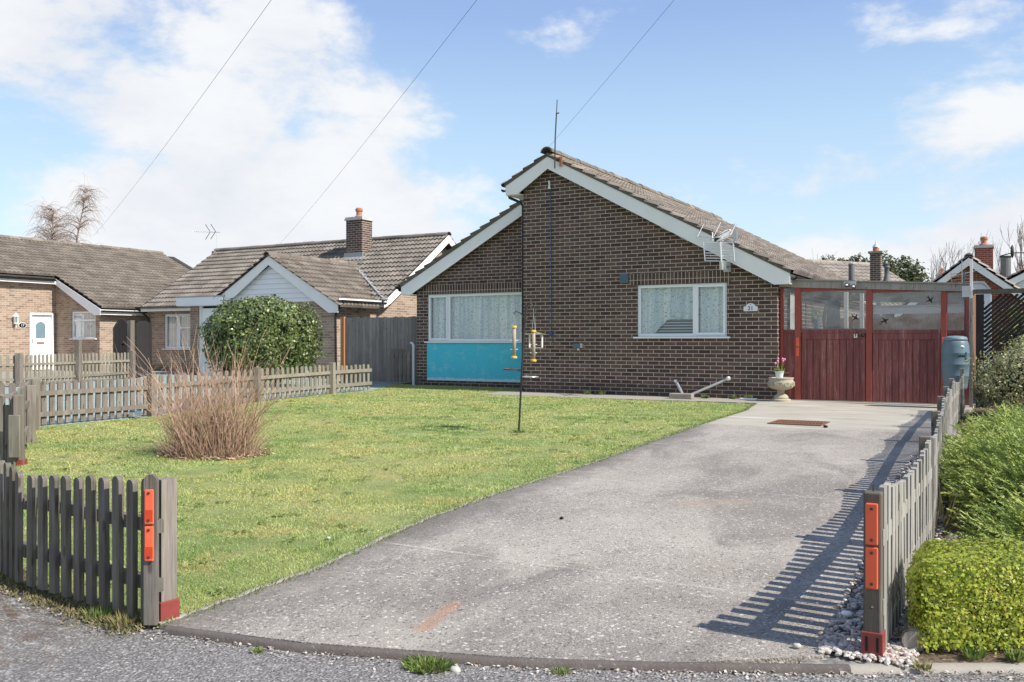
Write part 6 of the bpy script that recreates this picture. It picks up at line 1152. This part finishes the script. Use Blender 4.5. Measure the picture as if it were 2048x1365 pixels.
def birch(label, X, Z, H, lean, seed, n_limb, spread):
    R_ = random.Random(seed); x, y = cw(X, Z); o = T('birch_tree', label, 'tree', (x, y, 0)); base = Vector((x, y, 0)); tr = MB(); br = MB(); top = base+UP*H+EX*lean
    sp = [base, base+UP*H*.4+EX*lean*.2, base+UP*H*.75+EX*lean*.6, top]; tr.tube(sp, .08, 7, .015); tr.build('trunk', M['bark'], o, attr=[.4]*len(tr.f)); A = []
    for i in range(n_limb):
        t = R_.uniform(.35, 1); k = t*3; j = min(int(k), 2); p = sp[j].lerp(sp[j+1], k-j); a = R_.uniform(0, 6.28); L = spread*(1.15-t)*R_.uniform(.7, 1.2)+.3; d = Vector((math.cos(a), math.sin(a), 1.1)).normalized(); pts = [p]
        for q in range(6): d = (d+Vector((R_.gauss(0, .12), R_.gauss(0, .12), -.17))).normalized(); pts.append(pts[-1]+d*L/6)
        f0 = len(br.f); br.tube(pts, .028, 3, .008, caps=False); A += [R_.random()*.5]*(len(br.f)-f0)
        for q in range(13):
            m_ = R_.randrange(2, 7); s0 = pts[m_]; dd = Vector((R_.gauss(0, .5), R_.gauss(0, .5), R_.uniform(-.2, .7))).normalized(); tw = [s0]
            for w in range(5): dd = (dd+Vector((R_.gauss(0, .12), R_.gauss(0, .12), -.34))).normalized(); tw.append(tw[-1]+dd*R_.uniform(.10, .22))
            f0 = len(br.f); br.tube(tw, .0055, 3, .0035, caps=False); A += [R_.random()]*(len(br.f)-f0)
    br.build('crown', M['bark'], o, attr=A)
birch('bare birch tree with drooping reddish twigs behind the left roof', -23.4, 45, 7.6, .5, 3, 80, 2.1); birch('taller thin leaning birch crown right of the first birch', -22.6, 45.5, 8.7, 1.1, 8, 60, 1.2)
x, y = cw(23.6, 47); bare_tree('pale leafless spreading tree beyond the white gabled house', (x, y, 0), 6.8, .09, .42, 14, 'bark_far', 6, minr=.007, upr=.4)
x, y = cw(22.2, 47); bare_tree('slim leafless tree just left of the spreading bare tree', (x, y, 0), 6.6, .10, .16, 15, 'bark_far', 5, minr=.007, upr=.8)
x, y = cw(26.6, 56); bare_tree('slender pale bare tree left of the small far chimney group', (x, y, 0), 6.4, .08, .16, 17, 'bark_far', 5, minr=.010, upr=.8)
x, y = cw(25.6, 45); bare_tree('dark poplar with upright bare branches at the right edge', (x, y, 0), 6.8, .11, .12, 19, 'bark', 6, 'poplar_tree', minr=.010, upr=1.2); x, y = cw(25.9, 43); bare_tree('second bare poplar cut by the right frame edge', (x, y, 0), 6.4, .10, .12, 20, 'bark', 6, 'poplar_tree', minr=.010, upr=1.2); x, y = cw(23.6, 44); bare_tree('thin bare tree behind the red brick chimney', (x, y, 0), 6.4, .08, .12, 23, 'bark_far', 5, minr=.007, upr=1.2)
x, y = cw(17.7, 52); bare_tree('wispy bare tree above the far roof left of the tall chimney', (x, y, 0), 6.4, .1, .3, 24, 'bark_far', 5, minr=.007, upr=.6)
def far_tree(label, X, Z, h, r, seed, mat='leaf_far', sz=.35, n=1500, conif=False):
    x, y = cw(X, Z); o = T('evergreen_tree', label, 'tree', (x, y, 0)); t = MB().tube([(x, y, 0), (x, y, h*.7)], r*.12, 7, r*.05); t.build('trunk', M['bark'], o, attr=[.3]*len(t.f)); P_, d = crown((x, y, h-r*1.05), (r, r, r*1.1), n, seed, .45, .38, 2.6); leaves('crown', P_, d+np.array([0, 0, .3]), sz, .6, M[mat], o, .9)
far_tree('rounded dark green tree between the tall and the small chimney', 30.6, 70, 7.4, 1.45, 3, n=2600, sz=.26)
for i, (px_, top, rr, Z) in enumerate(((1655, 512, .7, 70), (1684, 520, .55, 70), (1706, 517, .5, 70), (1722, 511, .8, 66), (1766, 505, .9, 66), (1776, 530, .6, 66), (1700, 522, .5, 60))):
    far_tree(('dark pine crown at the left above the far roof', 'small dark conifer beside the flue pipe', 'short conifer above the middle of the far roof', 'loose pine left of the tall chimney', 'airy pine right of the tall chimney', 'small dark conifer right of the airy pine', 'low conifer crown behind the middle of the far ridge')[i], (px_-1024)/1800*Z, Z, 1.08+(683-top)/1800*Z, rr, 40+i, n=500, sz=.22)
def far_house(name, label, P_, ang, w, d, he, hr, brick, roofm, gable_front=True, chim=None, clad=None):
    """P_: world xy of the front-left ground corner; ridge runs front to back when gable_front."""
    u = Vector((math.cos(ang), math.sin(ang), 0)); v = Vector((-u.y, u.x, 0)); o3 = Vector((*P_, 0)); H = T(name, label, 'house', o3); n = -v
    if gable_front:
        MB().poly(o3, u, n, [(0, 0), (w, 0), (w, he), (w/2, hr-.1), (0, he)], [], .25).build('wall', M[brick], H); b = MB(); b.frame(o3, u, v, 0, .25, .26, d, 0, he); b.frame(o3, u, v, w-.25, w, .26, d, 0, he); b.build('side_wall', M[brick], H); k = (hr-he)/(w/2); cs, sn = math.cos(math.atan(k)), math.sin(math.atan(k)); rg = o3+u*(w/2)-v*.25+UP*(hr+.05); R = MB(); R.poly(o3-v*.2, u, n, [(-.25, he-.25*k-.05), (w/2, hr-.05), (w+.25, he-.25*k-.05), (w+.25, he-.25*k+.02), (w/2, hr+.03), (-.25, he-.25*k+.02)], [], d); rf_ = R.build('roof', M['wood_dark'], H)
        tiled('roof_tiles', rg, v, u*cs-UP*sn, d, (w/2+.3)/cs, M[roofm], rf_, per=.3, exp=.35, amp=.03); tiled('roof_tiles', rg, v, -u*cs-UP*sn, d, (w/2+.3)/cs, M[roofm], rf_, per=.3, exp=.35, amp=.03); ridge_tiles('ridge_tiles', rg, rg+v*d, M[roofm], rf_, r=.13)
        MB().poly(o3-v*.23, u, n, [(w/2, hr+.0), (-.28, he-.28*k-.02), (-.28, he-.28*k-.24), (0, he-.24), (w/2, hr-.28), (w, he-.24), (w+.28, he-.28*k-.24), (w+.28, he-.28*k-.02)], [], .03).build('barge_board', M['fascia_white'], H)
        if clad: MB().poly(o3-v*.02, u, n, [(.1, he-.5), (w-.1, he-.5), (w-.1, he), (w/2, hr-.2), (.1, he)], [], .03).build('cladding', M[clad], H)
    else:
        b = MB(); b.frame(o3, u, v, 0, w, 0, d, 0, he); b.build('wall', M[brick], H); k = (hr-he)/(d/2); cs, sn = math.cos(math.atan(k)), math.sin(math.atan(k)); rg = o3+v*(d/2)-u*.2+UP*(hr+.05); R = MB(); R.poly(o3-u*.15, v, -u, [(-.25, he-.1), (d/2, hr-.05), (d+.25, he-.1), (d+.25, he-.03), (d/2, hr+.03), (-.25, he-.03)], [], w+.3); rf_ = R.build('roof', M['wood_dark'], H)
        tiled('roof_tiles', rg, u, -v*cs-UP*sn, w+.4, (d/2+.3)/cs, M[roofm], rf_, per=.3, exp=.35, amp=.03); tiled('roof_tiles', rg, u, v*cs-UP*sn, w+.4, (d/2+.3)/cs, M[roofm], rf_, per=.3, exp=.35, amp=.03); ridge_tiles('ridge_tiles', rg, rg+u*(w+.4), M[roofm], rf_, r=.13)
        b = MB(); b.frame(o3, u, v, 0, w, -.32, -.29, he-.28, he-.1); b.build('fascia', M['fascia_white'], H)
    if chim:
        cx, cy, z0, z1, cw_, cd_ = chim; q = o3+u*cx+v*cy; chimney(rf_, q.x, q.y, z0, z1, cw_, cd_, 'brick_brown' if brick == 'brick_brown' else 'brick_red')
    return H, u, v, o3
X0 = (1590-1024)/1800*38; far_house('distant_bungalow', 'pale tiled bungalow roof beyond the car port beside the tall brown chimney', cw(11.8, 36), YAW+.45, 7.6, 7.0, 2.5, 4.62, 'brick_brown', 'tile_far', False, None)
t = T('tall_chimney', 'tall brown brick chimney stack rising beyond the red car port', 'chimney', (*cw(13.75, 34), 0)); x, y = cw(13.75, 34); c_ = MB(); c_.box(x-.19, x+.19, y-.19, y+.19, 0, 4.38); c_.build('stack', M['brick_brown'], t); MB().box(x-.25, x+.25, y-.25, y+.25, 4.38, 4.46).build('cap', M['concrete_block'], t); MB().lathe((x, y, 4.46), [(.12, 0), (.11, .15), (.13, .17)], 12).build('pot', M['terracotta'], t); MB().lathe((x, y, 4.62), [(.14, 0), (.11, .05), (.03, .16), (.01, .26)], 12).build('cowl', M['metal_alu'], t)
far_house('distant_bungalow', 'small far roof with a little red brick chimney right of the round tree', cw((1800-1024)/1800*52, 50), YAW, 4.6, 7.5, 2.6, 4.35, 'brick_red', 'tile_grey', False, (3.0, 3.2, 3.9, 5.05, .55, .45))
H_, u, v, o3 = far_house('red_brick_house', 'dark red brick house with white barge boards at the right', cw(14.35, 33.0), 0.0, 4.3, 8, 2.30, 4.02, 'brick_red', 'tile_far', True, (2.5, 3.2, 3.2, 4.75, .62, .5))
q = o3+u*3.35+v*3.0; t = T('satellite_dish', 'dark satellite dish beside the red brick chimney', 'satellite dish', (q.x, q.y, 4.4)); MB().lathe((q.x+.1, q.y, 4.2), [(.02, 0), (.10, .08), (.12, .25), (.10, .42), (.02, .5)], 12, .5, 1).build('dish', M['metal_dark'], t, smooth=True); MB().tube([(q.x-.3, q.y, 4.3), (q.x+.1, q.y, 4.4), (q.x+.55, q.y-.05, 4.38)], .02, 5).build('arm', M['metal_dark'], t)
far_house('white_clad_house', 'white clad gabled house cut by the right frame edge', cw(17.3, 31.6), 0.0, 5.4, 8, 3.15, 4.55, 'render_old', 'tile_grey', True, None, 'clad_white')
q = o3+u*1.95-v*.5; t = T('gable_aerial', 'pale grid aerial fixed on the red brick gable', 'television aerial', (q.x, q.y, 3.0)); b = MB()
for i in range(5): b.tube([(q.x-.35, q.y, 3.0+i*.11), (q.x+.3, q.y-.1, 3.05+i*.11)], .012, 4)
b.tube([(q.x-.3, q.y, 2.98), (q.x-.35, q.y, 3.5)], .012, 4); b.tube([(q.x+.3, q.y-.1, 3.0), (q.x+.3, q.y-.1, 3.5)], .012, 4); b.build('grid', M['wood_fresh'], t); MB().tube([(q.x, q.y+.2, 2.9), (q.x, q.y, 3.9)], .018, 5).build('pole', M['metal_galv'], t); MB().tube([(q.x-.3, q.y-.1, 3.35), (q.x+.9, q.y-.5, 3.6)], .014, 4).build('boom', M['metal_alu'], t)
t = T('round_flue', 'dark round chimney flue between the two right hand roofs', 'flue', (*cw(17.6, 31.9), 2.5)); x, y = cw(17.55, 32.0); MB().tube([(x, y, 2.6), (x, y, 4.05)], .17, 14).build('flue', M['flue_grey'], t); MB().tube([(x, y, 4.05), (x, y, 4.1)], .19, 14).build('rim', M['metal_dark'], t)
t = T('garden_shed', 'small white shed end beyond the trellis top', 'shed', (*cw(11.6, 22.5), 0)); x, y = cw(11.5, 22.5); MB().poly((x, y, 0), (1,0,0), (0,-1,0), [(0, 0), (.42, 0), (.42, 2.3), (.25, 2.50), (0, 2.52)], [], .25).build('shed_wall', M['pot_white'], t); MB().poly((x, y-.03, 0), (1,0,0), (0,-1,0), [(-.04, 2.525), (.26, 2.505), (.45, 2.26), (.47, 2.30), (.28, 2.56), (-.04, 2.58)], [], .3).build('shed_roof', M['metal_galv'], t)
# far hedgerow closing the horizon
def belt():
    Cc = []; Dd = []
    for i in range(46):
        a = -1.0+2.0*i/45; Z = 120; X = Z*math.tan(a*.75); x, y = cw(X, Z); P_, d = crown((x, y, 1.0), (5.5, 5.5, 2.4+.9*random.random()), 240, i, .4, .3); Cc.append(P_); Dd.append(d)
    C = np.concatenate(Cc); D_ = np.concatenate(Dd); leaves('hedgerow', C, D_, 1.0, .7, M['leaf_far'], None, .8); tag(bpy.data.objects['hedgerow'], 'distant hedgerow along the horizon behind the houses', 'hedgerow', kind='stuff')
belt()
S.render.engine = 'CYCLES'
